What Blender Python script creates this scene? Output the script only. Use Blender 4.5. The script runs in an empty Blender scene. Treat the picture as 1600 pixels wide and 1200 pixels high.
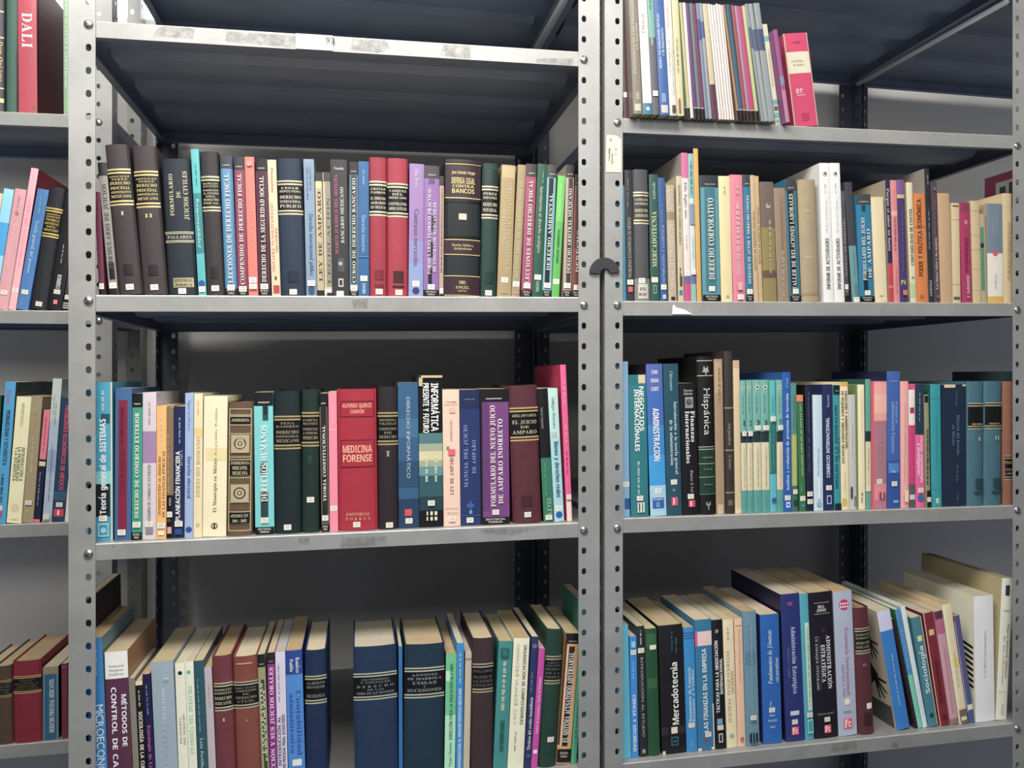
import bpy, math, random
from math import sin, cos, atan2, radians, pi, sqrt
random.seed(7)
SC = bpy.context.scene
COL = SC.collection

# ------------------------------------------------------------------ camera
F_PX, EYE, CAM_Y, YAW, HOR = 1225.0, 1.5, -1.407, radians(11.05), 590.0
cam_d = bpy.data.cameras.new('camera')
cam_d.sensor_width = 36.0
cam_d.lens = F_PX / 1600.0 * 36.0
cam_d.shift_y = -(600.0 - HOR) / 1600.0
cam_d.clip_start = 0.02
cam = bpy.data.objects.new('camera', cam_d)
COL.objects.link(cam)
cam.location = (0, CAM_Y, EYE)
cam.rotation_euler = (pi / 2, 0, -YAW)
SC.camera = cam

# ------------------------------------------------------------------ world, lamps, exposure
SC.view_settings.view_transform = 'Standard'
SC.view_settings.look = 'None'
SC.view_settings.gamma = 1.0
SC.view_settings.use_curve_mapping = False
SC.view_settings.exposure = 0.0
W = bpy.data.worlds.new('world')
SC.world = W
W.use_nodes = True
W.node_tree.nodes['Background'].inputs[0].default_value = (0.93, 0.94, 1.0, 1)
W.node_tree.nodes['Background'].inputs[1].default_value = 0.19


def area(name, loc, target, sx, sy, power, col):
    d = bpy.data.lights.new(name, 'AREA')
    d.shape = 'RECTANGLE'
    d.size, d.size_y, d.energy, d.color = sx, sy, power, col
    o = bpy.data.objects.new(name, d)
    COL.objects.link(o)
    o.location = loc
    dx, dy, dz = (target[i] - loc[i] for i in range(3))
    o.rotation_euler = (atan2(sqrt(dx * dx + dy * dy), -dz), 0, atan2(-dx, dy))
    return o


area('ceiling_lamp', (-0.1, -0.95, 2.95), (0.1, 0.0, 1.5), 1.8, 0.45, 60, (1.0, 0.96, 0.90))
area('window_light', (0.0, -2.3, 2.62), (0.1, 0.0, 2.05), 2.2, 0.7, 25, (1.0, 0.96, 0.90))
area('open_door_daylight', (0.6, -2.9, 0.3), (0.2, 0.3, 2.2), 2.4, 1.2, 10, (0.52, 0.68, 1.0))  # unseen low blue light, added to tint the shelf undersides from below


# ------------------------------------------------------------------ pixel <-> place
def px(x, y, Y=0.0):
    xc = (x - 800.0) / F_PX
    rx, ry = cos(YAW) * xc + sin(YAW), -sin(YAW) * xc + cos(YAW)
    t = (Y - CAM_Y) / ry
    return t * rx, EYE + t * (HOR - y) / F_PX


# ------------------------------------------------------------------ materials
def lin(h):
    o = []
    for i in (0, 2, 4):
        c = int(h[i:i + 2], 16) / 255.0
        o.append(c / 12.92 if c <= 0.04045 else ((c + 0.055) / 1.055) ** 2.4)
    return o


MATS = {}


def mat(key, col, rough=0.45, metal=0.0, var=0.10, scale=40.0, bump=0.0, bscale=600.0, coat=0.0):
    if key in MATS:
        return MATS[key]
    m = bpy.data.materials.new(key)
    MATS[key] = m
    m.use_nodes = True
    nt = m.node_tree
    b = nt.nodes['Principled BSDF']
    b.inputs['Roughness'].default_value = rough
    b.inputs['Metallic'].default_value = metal
    b.inputs['Specular IOR Level'].default_value = 0.32 if not metal else 0.5
    if coat:
        b.inputs['Coat Weight'].default_value = coat
    tc = nt.nodes.new('ShaderNodeTexCoord')
    n = nt.nodes.new('ShaderNodeTexNoise')
    n.inputs['Scale'].default_value = scale
    n.inputs['Detail'].default_value = 5
    nt.links.new(tc.outputs['Object'], n.inputs['Vector'])
    mx = nt.nodes.new('ShaderNodeMix')
    mx.data_type = 'RGBA'
    lo = [max(0.0, c * (1 - var)) for c in col]
    hi = [min(1.0, c * (1 + var) + 0.004 * var) for c in col]
    mx.inputs['A'].default_value = lo + [1]
    mx.inputs['B'].default_value = hi + [1]
    nt.links.new(n.outputs['Fac'], mx.inputs['Factor'])
    nt.links.new(mx.outputs['Result'], b.inputs['Base Color'])
    if bump:
        n2 = nt.nodes.new('ShaderNodeTexNoise')
        n2.inputs['Scale'].default_value = bscale
        nt.links.new(tc.outputs['Object'], n2.inputs['Vector'])
        bp = nt.nodes.new('ShaderNodeBump')
        bp.inputs['Strength'].default_value = bump
        bp.inputs['Distance'].default_value = 0.0004
        nt.links.new(n2.outputs['Fac'], bp.inputs['Height'])
        nt.links.new(bp.outputs['Normal'], b.inputs['Normal'])
    return m


ROWK = 1.0      # light level of the row a colour was read in: seen colour / light = own colour


def cmat(hexc, kind='paper'):
    c = lin(hexc)
    g = .2126 * c[0] + .7152 * c[1] + .0722 * c[2]
    c = [min(0.86, (v * .84 + g * .16) / ROWK) for v in c]
    key = '%s %s %.2f' % (kind, hexc, ROWK)
    if kind == 'cloth':
        return mat(key, c, 0.55, var=0.14, scale=60, bump=0.35, bscale=1500)
    if kind == 'ink':
        return mat(key, c, 0.5, var=0.04, scale=200)
    if kind == 'foil':
        return mat(key, c, 0.38, metal=0.25, var=0.22, scale=300)
    return mat(key, c, 0.42, var=0.09, scale=35, coat=0.05)


def pages_mat(tone):
    key = 'page edges ' + tone
    if key in MATS:
        return MATS[key]
    m = bpy.data.materials.new(key)
    MATS[key] = m
    m.use_nodes = True
    nt = m.node_tree
    b = nt.nodes['Principled BSDF']
    b.inputs['Roughness'].default_value = 0.85
    tc = nt.nodes.new('ShaderNodeTexCoord')
    mp = nt.nodes.new('ShaderNodeMapping')
    mp.inputs['Scale'].default_value = (2600, 12, 12)
    n = nt.nodes.new('ShaderNodeTexNoise')
    n.inputs['Scale'].default_value = 1.0
    n.inputs['Detail'].default_value = 3
    n3 = nt.nodes.new('ShaderNodeTexNoise')
    n3.inputs['Scale'].default_value = 30
    nt.links.new(tc.outputs['Object'], mp.inputs['Vector'])
    nt.links.new(mp.outputs['Vector'], n.inputs['Vector'])
    nt.links.new(tc.outputs['Object'], n3.inputs['Vector'])
    c = lin(tone)
    mx = nt.nodes.new('ShaderNodeMix')
    mx.data_type = 'RGBA'
    mx.inputs['A'].default_value = [v * 0.62 for v in c] + [1]
    mx.inputs['B'].default_value = [min(1, v * 1.12) for v in c] + [1]
    nt.links.new(n.outputs['Fac'], mx.inputs['Factor'])
    mx2 = nt.nodes.new('ShaderNodeMix')
    mx2.data_type = 'RGBA'
    mx2.blend_type = 'MULTIPLY'
    mx2.inputs['Factor'].default_value = 0.35
    nt.links.new(mx.outputs['Result'], mx2.inputs['A'])
    nt.links.new(n3.outputs['Color'], mx2.inputs['B'])
    nt.links.new(mx2.outputs['Result'], b.inputs['Base Color'])
    return m


def steel_mat():
    m = bpy.data.materials.new('grey enamelled steel')
    m.use_nodes = True
    nt = m.node_tree
    b = nt.nodes['Principled BSDF']
    tc = nt.nodes.new('ShaderNodeTexCoord')
    n = nt.nodes.new('ShaderNodeTexNoise')
    n.inputs['Scale'].default_value = 9
    n.inputs['Detail'].default_value = 8
    n.inputs['Roughness'].default_value = 0.65
    nt.links.new(tc.outputs['Object'], n.inputs['Vector'])
    r = nt.nodes.new('ShaderNodeValToRGB')
    r.color_ramp.elements[0].position = 0.28
    r.color_ramp.elements[0].color = (0.255, 0.258, 0.25, 1)
    r.color_ramp.elements[1].position = 0.62
    r.color_ramp.elements[1].color = (0.335, 0.34, 0.33, 1)
    nt.links.new(n.outputs['Fac'], r.inputs['Fac'])
    sp = nt.nodes.new('ShaderNodeTexNoise')
    sp.inputs['Scale'].default_value = 160
    sp.inputs['Detail'].default_value = 2
    nt.links.new(tc.outputs['Object'], sp.inputs['Vector'])
    r2 = nt.nodes.new('ShaderNodeValToRGB')
    r2.color_ramp.elements[0].position = 0.22
    r2.color_ramp.elements[0].color = (0.6, 0.56, 0.5, 1)
    r2.color_ramp.elements[1].position = 0.28
    r2.color_ramp.elements[1].color = (1, 1, 1, 1)
    nt.links.new(sp.outputs['Fac'], r2.inputs['Fac'])
    mx = nt.nodes.new('ShaderNodeMix')
    mx.data_type = 'RGBA'
    mx.blend_type = 'MULTIPLY'
    mx.inputs['Factor'].default_value = 1
    nt.links.new(r.outputs['Color'], mx.inputs['A'])
    nt.links.new(r2.outputs['Color'], mx.inputs['B'])
    nt.links.new(mx.outputs['Result'], b.inputs['Base Color'])
    b.inputs['Roughness'].default_value = 0.42
    b.inputs['Metallic'].default_value = 0.15
    return m


STEEL = steel_mat()
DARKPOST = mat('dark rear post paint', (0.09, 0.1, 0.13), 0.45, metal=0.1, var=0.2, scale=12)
DARKST = mat('slate blue steel paint', (0.22, 0.26, 0.36), 0.4, metal=0.1, var=0.2, scale=12)  # bluer tone for shelf undersides, ribs, back and side lips
WORN = mat('worn bright steel edge', (0.62, 0.6, 0.55), 0.35, metal=0.4, var=0.35, scale=120)
BRACEM = mat('light grey brace paint', (0.85, 0.86, 0.87), 0.3, metal=0.1, var=0.08, scale=30)
ZINC = mat('zinc bolt', (0.62, 0.61, 0.58), 0.22, metal=1.0, var=0.1, scale=400)
SLOT = mat('bolt slot', (0.03, 0.03, 0.03), 0.6)
WALLM = mat('light grey painted wall', (0.66, 0.65, 0.63), 0.8, var=0.07, scale=3, bump=0.2, bscale=90)
FLOORM = mat('concrete floor', (0.10, 0.11, 0.13), 0.7, var=0.2, scale=6)
MAGNET = mat('black magnet', (0.035, 0.035, 0.04), 0.5, var=0.5, scale=300, bump=0.6, bscale=900)
LABELP = mat('label paper', (0.8, 0.77, 0.66), 0.6, var=0.05, scale=200)


# ------------------------------------------------------------------ mesh collecting
class MB:
    def __init__(s):
        s.v, s.f, s.m, s.mats, s.sm = [], [], [], [], []

    def mi(s, m):
        if m not in s.mats:
            s.mats.append(m)
        return s.mats.index(m)

    def add(s, vs, fs, m, smooth=False):
        o = len(s.v)
        s.v += vs
        k = s.mi(m)
        for f in fs:
            s.f.append(tuple(i + o for i in f))
            s.m.append(k)
            s.sm.append(smooth)

    def box(s, a, b, m):
        x0, y0, z0 = a
        x1, y1, z1 = b
        s.add([(x0, y0, z0), (x1, y0, z0), (x1, y1, z0), (x0, y1, z0), (x0, y0, z1), (x1, y0, z1), (x1, y1, z1), (x0, y1, z1)],
              [(0, 3, 2, 1), (4, 5, 6, 7), (0, 1, 5, 4), (1, 2, 6, 5), (2, 3, 7, 6), (3, 0, 4, 7)], m)

    def prism(s, pts, z0, z1, m, smooth=False):
        n = len(pts)
        s.add([(p[0], p[1], z0) for p in pts] + [(p[0], p[1], z1) for p in pts],
              [(i, (i + 1) % n, n + (i + 1) % n, n + i) for i in range(n)] + [tuple(range(n - 1, -1, -1)), tuple(range(n, 2 * n))], m, smooth)

    def build(s, name, parent=None, loc=None, rot=None):
        me = bpy.data.meshes.new(name)
        me.from_pydata(s.v, [], s.f)
        for m in s.mats:
            me.materials.append(m)
        me.polygons.foreach_set('material_index', s.m)
        me.polygons.foreach_set('use_smooth', s.sm)
        me.update()
        o = bpy.data.objects.new(name, me)
        COL.objects.link(o)
        if parent:
            o.parent = parent
        if loc:
            o.location = loc
        if rot:
            o.rotation_euler = rot
        return o


def empty(name, loc, label=None, cat=None, group=None, rot=None):
    o = bpy.data.objects.new(name, None)
    o.empty_display_size = 0.02
    COL.objects.link(o)
    o.location = loc
    if rot:
        o.rotation_euler = rot
    if label:
        o['label'] = label
    if cat:
        o['category'] = cat
    if group:
        o['group'] = group
    return o


# ------------------------------------------------------------------ lettering
FC = bpy.data.curves.new('lettering', 'FONT')
FC.resolution_u = 2
FO = bpy.data.objects.new('lettering', FC)
COL.objects.link(FO)
GL = {}
ACC = {'Á': 'A', 'É': 'E', 'Í': 'I', 'Ó': 'O', 'Ú': 'U', 'á': 'a', 'é': 'e', 'í': 'i', 'ó': 'o', 'ú': 'u', 'Ñ': 'N', 'ñ': 'n'}
BASE = {'s': (0x1D400, 0x1D41A, 0x1D7CE), 'g': (0x1D5D4, 0x1D5EE, 0x1D7EC), 'i': (0x1D468, 0x1D482, 0x1D7CE)}


RAW = {}


def bake_glyphs(chars):
    """outline every character once: one per line of a single text"""
    FC.space_line = 4.0
    FC.body = '\n'.join(chars)
    bpy.context.view_layer.update()
    me = bpy.data.meshes.new_from_object(FO.evaluated_get(bpy.context.evaluated_depsgraph_get()))
    for c in chars:
        RAW[c] = ([], [])
    idx = {}
    for p in me.polygons:
        ys = [me.vertices[i].co.y for i in p.vertices]
        k = int(round((0.3 - sum(ys) / len(ys)) / 4.0))
        V, Fs = RAW[chars[k]]
        f = []
        for i in p.vertices:
            if i not in idx:
                idx[i] = len(V)
                V.append((me.vertices[i].co.x, me.vertices[i].co.y + 4.0 * k))
            f.append(idx[i])
        Fs.append(tuple(f))
    bpy.data.meshes.remove(me)


def coded(ch, font):
    base = ACC.get(ch, ch)
    if font in BASE:
        U, l, d = BASE[font]
        if 'A' <= base <= 'Z': return chr(U + ord(base) - 65)
        if 'a' <= base <= 'z': return chr(l + ord(base) - 97)
        if '0' <= base <= '9': return chr(d + ord(base) - 48)
    return base


def glyph(ch, font):
    k = (ch, font)
    if k in GL:
        return GL[k]
    vs, fs = RAW.get(coded(ch, font), ([], []))
    if not vs:
        GL[k] = ([], [], 0.28)
        return GL[k]
    x0, x1 = min(v[0] for v in vs), max(v[0] for v in vs)
    if ch in ACC:
        top = max(v[1] for v in vs)
        n = len(vs)
        xm = (x0 + x1) / 2
        if ch in 'Ññ':
            vs = vs + [(xm - .15, top + .05), (xm + .15, top + .05), (xm + .15, top + .11), (xm - .15, top + .11)]
        else:
            vs = vs + [(xm - .05, top + .03), (xm + .03, top + .03), (xm + .16, top + .17), (xm + .03, top + .17)]
        fs = fs + [(n, n + 1, n + 2, n + 3)]
    GL[k] = ([(a - x0 + .035, y) for a, y in vs], fs, x1 - x0 + .075)
    return GL[k]


ALPHA = 'ABCDEFGHIJKLMNOPQRSTUVWXYZabcdefghijklmnopqrstuvwxyz0123456789'
bake_glyphs(sorted({coded(c, f) for c in ALPHA + 'æª.-,' for f in 'sgir'}))
bpy.data.objects.remove(FO)
bpy.data.curves.remove(FC)

# ------------------------------------------------------------------ room
def structure(o):
    o['kind'] = 'structure'
    return o


b = MB(); b.box((-3.2, 0.668, 0.0), (3.4, 0.82, 2.9), WALLM); structure(b.build('wall_back'))
b = MB(); b.box((-3.2, -4.0, -0.1), (3.4, 0.82, 0.0), FLOORM); structure(b.build('floor'))

# high window added above the left racks; its glow stands for strongly lit wall
wf = mat('window frame paint', (0.7, 0.7, 0.68), 0.5)
sky = bpy.data.materials.new('daylight behind the glass')
sky.use_nodes = True
se = sky.node_tree.nodes['Principled BSDF']
se.inputs['Emission Color'].default_value = (0.92, 0.96, 1.0, 1)
se.inputs['Emission Strength'].default_value = 3.0
b = MB()
for (x0, x1, z0, z1) in ((-1.9, -.38, 2.36, 2.38), (-1.9, -.38, 2.80, 2.83), (-1.93, -1.9, 2.36, 2.83), (-.38, -.35, 2.36, 2.83), (-1.15, -1.13, 2.38, 2.80)):
    b.box((x0, .655, z0), (x1, .6675, z1), wf)
wn = structure(b.build('window_1'))
b = MB(); b.box((-1.9, .662, 2.38), (-.38, .6665, 2.80), sky); b.build('window_pane', wn)

# ------------------------------------------------------------------ steel racks
PITCH = 0.0381
FW, TH = 0.041, 0.0016          # flange width, sheet thickness


def perforated(mb, w, hx, hw, hh, zb, n, zext, place, STEEL=STEEL):
    """sheet of width w with n slotted holes at pitch, centred hx from its left; place(x, d, z) -> world, d = depth in sheet"""
    ring, outer = [], []
    H = PITCH / 2
    K = 16
    r = hw / 2
    for i in range(K):
        a = 2 * pi * i / K + pi / K
        cx, cz = cos(a), sin(a)
        ring.append((hx + r * cx, (hh / 2 - r) * (1 if cz > 0 else -1) + r * cz))
    cs = [0, 0, 0, 0]
    for (x, z) in ring:
        dx, dz = x - hx, z
        k = 1e9
        if dx > 1e-9: k = min(k, (w - hx) / dx)
        if dx < -1e-9: k = min(k, -hx / dx)
        if abs(dz) > 1e-9: k = min(k, H / abs(dz))
        outer.append([hx + dx * k, dz * k])
    for (ex, ez) in ((0, -H), (w, -H), (w, H), (0, H)):    # snap nearest ring ray to each corner
        j = min(range(K), key=lambda q: (outer[q][0] - ex) ** 2 + (outer[q][1] - ez) ** 2)
        outer[j] = [ex, ez]
    for c in range(n):
        zc = zb + c * PITCH
        vs, fs = [], []
        for d in (0, TH):
            vs += [place(x, d, zc + z) for x, z in ring] + [place(x, d, zc + z) for x, z in outer]
        for i in range(K):
            j = (i + 1) % K
            fs += [(i, K + i, K + j, j), (2 * K + i, 2 * K + j, 3 * K + j, 3 * K + i), (i, j, 2 * K + j, 2 * K + i)]
            if abs(outer[i][0] - outer[j][0]) < 1e-7:
                fs.append((K + i, 3 * K + i, 3 * K + j, K + j))
        mb.add(vs, fs, STEEL)
    for (z0, z1) in zext:
        if z1 > z0:
            q = [place(0, 0, z0), place(w, 0, z0), place(w, TH, z0), place(0, TH, z0), place(0, 0, z1), place(w, 0, z1), place(w, TH, z1), place(0, TH, z1)]
            mb.add(q, [(0, 3, 2, 1), (4, 5, 6, 7), (0, 1, 5, 4), (1, 2, 6, 5), (2, 3, 7, 6), (3, 0, 4, 7)], STEEL)


def post(parent, X, Y, left, front, zbolt, top=2.75, w=FW, parts_bolts=(), hw=0.0088, hh=0.0122, pm=STEEL):
    """L post; X = outer edge, Y = outer face; one flange along x, one along y"""
    mb = MB()
    k0 = int((zbolt - 0.03) / PITCH)
    zb = zbolt - k0 * PITCH
    n = int((top - zb) / PITCH)
    ztop = zb + (n - 0.5) * PITCH
    sx = 1 if left else -1
    sy = 1 if front else -1
    ext = ((0.0, zb - PITCH / 2), (ztop, top))
    hx = w - 0.0105
    perforated(mb, w, hx, hw, hh, zb, n, ext, lambda x, d, z: (X + sx * x, Y + sy * d, z), pm)
    perforated(mb, w, hx, hw, hh, zb, n, ext, lambda x, d, z: (X + sx * d, Y + sy * (TH + x), z), pm)
    o = mb.build('post', parent)
    for z in parts_bolts:
        q = MB()
        bx, bz = X + sx * hx, zb + round((z - zb) / PITCH) * PITCH
        R, yf = 0.0078, Y - sy * 0.0002
        prof = [(R, 0), (R * .97, .0012), (R * .8, .0026), (R * .5, .0036), (0.0006, .0040)]
        vs, fs = [], []
        N = 20
        for (r, d) in prof:
            vs += [(bx + r * cos(2 * pi * i / N), yf - sy * d, bz + r * sin(2 * pi * i / N)) for i in range(N)]
        for a in range(len(prof) - 1):
            fs += [(a * N + i, a * N + (i + 1) % N, (a + 1) * N + (i + 1) % N, (a + 1) * N + i) for i in range(N)]
        fs.append(tuple((len(prof) - 1) * N + i for i in range(N)))
        q.add(vs, fs, ZINC, True)
        an = random.uniform(-1.2, 0.6)
        ca, sa = cos(an), sin(an)
        L, t = R * .8, 0.0006
        sl = [(bx + u * ca - v * sa, bz + u * sa + v * ca) for u, v in ((-L, -t), (L, -t), (L, t), (-L, t))]
        q.add([(x, yf - sy * .0020, z_) for x, z_ in sl] + [(x, yf - sy * .0042, z_) for x, z_ in sl],
              [(0, 1, 2, 3), (7, 6, 5, 4), (0, 4, 5, 1), (1, 5, 6, 2), (2, 6, 7, 3), (3, 7, 4, 0)], SLOT)
        q.build('bolt', o)
    return o


def shelf(parent, xl, xr, zl, zr, y0, y1, lip=0.0275):
    """folded tray: top plate, four lips with return flanges, three hat ribs below"""
    mb = MB()
    y0 += TH + 0.0004
    y1 -= TH + 0.0004

    def bar(ya, yb, za, zb, xa=xl, xb=xr, m=STEEL):
        f = lambda x: zl + (zr - zl) * (x - xl) / (xr - xl)
        vs = [(xa, ya, f(xa) + za), (xb, ya, f(xb) + za), (xb, yb, f(xb) + za), (xa, yb, f(xa) + za),
              (xa, ya, f(xa) + zb), (xb, ya, f(xb) + zb), (xb, yb, f(xb) + zb), (xa, yb, f(xa) + zb)]
        mb.add(vs, [(0, 3, 2, 1), (4, 5, 6, 7), (0, 1, 5, 4), (1, 2, 6, 5), (2, 3, 7, 6), (3, 0, 4, 7)], m)
    T, E = 0.0012, 0.0016
    bar(y0 + E, y1, -T * .5, 0)
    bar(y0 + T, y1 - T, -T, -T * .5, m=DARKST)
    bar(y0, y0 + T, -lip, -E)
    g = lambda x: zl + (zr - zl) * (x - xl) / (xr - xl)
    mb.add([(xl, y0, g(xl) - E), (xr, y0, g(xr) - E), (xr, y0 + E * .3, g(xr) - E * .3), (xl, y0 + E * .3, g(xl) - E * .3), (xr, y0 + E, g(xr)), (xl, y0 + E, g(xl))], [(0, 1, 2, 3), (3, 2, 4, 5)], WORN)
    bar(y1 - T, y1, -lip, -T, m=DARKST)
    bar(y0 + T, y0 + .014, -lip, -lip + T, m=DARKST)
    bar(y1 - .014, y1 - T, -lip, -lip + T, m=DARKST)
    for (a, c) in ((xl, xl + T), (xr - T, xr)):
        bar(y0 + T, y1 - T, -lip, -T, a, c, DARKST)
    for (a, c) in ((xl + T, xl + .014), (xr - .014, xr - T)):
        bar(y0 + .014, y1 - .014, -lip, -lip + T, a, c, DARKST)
    nr = 3 if y1 - y0 > 0.4 else 1
    for k in range(nr):
        yc = y0 + (y1 - y0) * (k + 1) / (nr + 1)
        xa, xb = xl + .03, xr - .03
        f = lambda x: zl + (zr - zl) * (x - xl) / (xr - xl)
        hat = [(-.045, -T), (-.030, -.0135), (.030, -.0135), (.045, -T)]
        vs = []
        for x in (xa, xb):
            vs += [(x, yc + dy, f(x) + dz) for dy, dz in hat]
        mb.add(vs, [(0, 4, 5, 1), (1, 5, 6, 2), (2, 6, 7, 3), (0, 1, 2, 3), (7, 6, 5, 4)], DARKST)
    return mb.build('shelf', parent)


SHELF = {}      # row key -> (xl, xr, zl, zr, y0)


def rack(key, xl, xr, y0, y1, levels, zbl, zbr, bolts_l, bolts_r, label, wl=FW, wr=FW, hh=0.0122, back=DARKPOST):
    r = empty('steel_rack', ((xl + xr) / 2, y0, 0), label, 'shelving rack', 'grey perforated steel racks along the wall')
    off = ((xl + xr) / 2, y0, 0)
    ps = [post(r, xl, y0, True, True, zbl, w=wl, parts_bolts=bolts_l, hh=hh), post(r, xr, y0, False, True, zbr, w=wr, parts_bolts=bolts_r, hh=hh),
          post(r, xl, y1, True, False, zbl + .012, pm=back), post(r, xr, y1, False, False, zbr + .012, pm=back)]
    lo = []
    for i, (zl, zr) in enumerate(levels):
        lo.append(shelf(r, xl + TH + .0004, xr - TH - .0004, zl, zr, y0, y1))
        SHELF[key + str(i)] = (xl, xr, zl, zr, y0)
    for o in ps + lo:
        o.matrix_parent_inverse.identity()
        o.location = (-off[0], -off[1], 0)
    return r


def zat(x, y, Y=0.0):
    return px(x, y, Y)[1]


# middle rack B
BXL, BXR = px(107, 600)[0], px(937, 600)[0]
CXL = px(945, 600)[0]
CXR = px(1583, 600)[0] + FW
AY0, AY1 = 0.385, 0.652
AXR = px(175, 600, AY0)[0]
AXL = AXR - (BXR - BXL)
D = 0.605


def line(x0, yp0, x1, yp1, xl, xr, Y=0.0):
    """shelf height at the two rack ends from two seen points of its front edge"""
    (a, za), (c, zc) = px(x0, yp0, Y), px(x1, yp1, Y)
    g = lambda x: za + (zc - za) * (x - a) / (c - a)
    return g(xl), g(xr)


B1 = line(150, 31.5, 900, 79.5, BXL, BXR)
B2 = line(150, 460.5, 900, 464, BXL, BXR)
B3 = line(150, 850, 900, 817, BXL, BXR)
B0 = (EYE + .860, EYE + .860)
B4 = (B3[0] - 12 * PITCH, B3[1] - 12 * PITCH)
B5 = (B4[0] - .42, B4[1] - .42)
C1 = line(980, 184, 1583, 211.3, CXL, CXR)
C2 = line(980, 470, 1583, 473, CXL, CXR)
C3 = line(980, 810, 1583, 790, CXL, CXR)
C4 = line(980, 1193.6, 1583, 1130.6, CXL, CXR)
C0 = (EYE + .860, EYE + .860)
C5 = (C4[0] - .42, C4[1] - .42)
A1 = line(0, 173.5, 107, 178, AXL, AXR, AY0)
A2 = line(0, 484, 107, 485.5, AXL, AXR, AY0)
A3 = line(0, 820, 107, 816, AXL, AXR, AY0)
A4 = (A3[0] - 12 * PITCH, A3[1] - 12 * PITCH)
A0 = (EYE + 1.1, EYE + 1.1)
bl = lambda x, ys, Y=0.0: [zat(x, y, Y) for y in ys]
off_ = (0, 0, 0)
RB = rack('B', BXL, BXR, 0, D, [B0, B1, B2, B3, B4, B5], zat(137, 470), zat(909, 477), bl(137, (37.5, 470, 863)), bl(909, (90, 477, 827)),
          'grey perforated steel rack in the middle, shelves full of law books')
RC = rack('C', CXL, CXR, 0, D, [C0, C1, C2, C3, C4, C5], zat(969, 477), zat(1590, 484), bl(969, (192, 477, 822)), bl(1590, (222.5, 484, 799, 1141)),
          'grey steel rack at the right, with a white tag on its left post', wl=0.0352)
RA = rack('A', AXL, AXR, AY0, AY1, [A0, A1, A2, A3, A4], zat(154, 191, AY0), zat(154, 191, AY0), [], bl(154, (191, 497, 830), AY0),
          'grey steel rack at the left edge, set back behind the middle rack', hh=0.0105, back=STEEL, wr=.0365)
DXL = CXR + 0.008
DL = [(EYE + .858,) * 2, (EYE + .24,) * 2, (EYE - .20,) * 2, (EYE - .75,) * 2]
RD = rack('D', DXL, DXL + .92, 0, D, DL, zat(1590, 484), zat(1590, 484), [], [],
          'steel rack past the right post, glimpsed behind the right rack')


def tube(mb, a, c, r, m, flat=1.0):
    N = 10
    dx, dy, dz = (c[i] - a[i] for i in range(3))
    L = sqrt(dx * dx + dy * dy + dz * dz)
    d = (dx / L, dy / L, dz / L)
    u = (1, 0, 0)
    v = (0, -d[2], d[1])
    vs = []
    for p in (a, c):
        vs += [tuple(p[k] + r * cos(2 * pi * i / N) * u[k] + r * flat * sin(2 * pi * i / N) * v[k] for k in range(3)) for i in range(N)]
    mb.add(vs, [(i, (i + 1) % N, N + (i + 1) % N, N + i) for i in range(N)] + [tuple(range(N - 1, -1, -1)), tuple(range(N, 2 * N))], m, True)


for (R_, XR_) in ((RB, BXR), (RC, CXR)):
    mb = MB()
    xo = XR_ - .009
    zr = EYE + .818
    a, c = (xo - R_.location.x, D - .04, zr + .006), (xo - R_.location.x, .045, zr - .006)
    tube(mb, a, c, .0062, BRACEM)
    mb.build('cross_brace', R_)


def textrun(s, font):
    """-> verts, faces, length, cap height"""
    V, Fc, x = [], [], 0.0
    for ch in s:
        if ch == ' ':
            x += .36
            continue
        vs, fs, adv = glyph(ch, font)
        o = len(V)
        V += [(a + x, y) for a, y in vs]
        Fc += [tuple(i + o for i in f) for f in fs]
        x += adv
    return V, Fc, max(x, .01), .70


# ------------------------------------------------------------------ spine elements
def R(u0, u1, v0, v1, col, role='spine_band', kind='paper'): return ('R', u0, u1, v0, v1, col, role, kind)
def T(s, v0, v1, u=.5, h=.45, col='f0ead8', font='s', d='u', role='title_lettering'): return ('T', s, v0, v1, u, h, col, font, d, role)
def H(s, v, vh, col='f0ead8', font='s', uw=.8, uc=.5, role='title_lettering'): return ('H', s, v, vh, col, font, uw, uc, role)
def S(v, u=.5, w=None): return ('S', v, u, w)
def O(u, v, r, col, role='publisher_mark'): return ('O', u, v, r, col, role)


def ln(v0, v1, n, col, u0=.18, u1=.82, role='author_lettering'):
    """n rows of print too small to read"""
    out, st = [], (v1 - v0) / n
    for i in range(n):
        u = u0 + random.uniform(0, .12)
        while u < u1 - .04:
            d = random.uniform(.03, .06)
            q = random.uniform(.3, .5)
            out.append(R(u, u + d, v0 + st * q, v0 + st * .75, col, role, 'ink'))
            u += d + random.choice((.025, .03, .03, .09))
    return out


def vln(v0, v1, col, u0=.4, u1=.6, n=None):
    """a vertical run of print too small to read"""
    out, v = [], v0
    while v < v1 - .006:
        for _ in range(random.randint(3, 7)):
            if v > v1 - .006:
                break
            L = random.uniform(.0035, .0065)
            k = random.uniform(0, .35) * (u1 - u0)
            out.append(R(u0, u1 - k, v, v + L, col, 'author_lettering', 'ink'))
            v += L + .0035
        v += .01
    return out


GOLD = 'e3cd86'


def HL(v0, v1, lines, gold=GOLD, bg='0e0e12', txt=None, gap=.012, u0=0, u1=1):
    e = [R(u0, u1, v0, v1, bg, 'title_label')]
    t = (v1 - v0) * .035 + .003
    for a in (v0, v0 + t * 1.9, v1 - t, v1 - t * 2.9):
        e.append(R(u0, u1, a, a + t, gold, 'gold_rule', 'foil'))
    m0, m1 = v0 + t * 3.8, v1 - t * 3.8
    tot = sum(w for _, w in lines)
    y = m1
    for s, w in lines:
        hh = (m1 - m0) * w / tot
        if s:
            e.append(H(s, y - hh / 2, hh * .62, txt or gold, 's', .86))
        y -= hh
    return e


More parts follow.
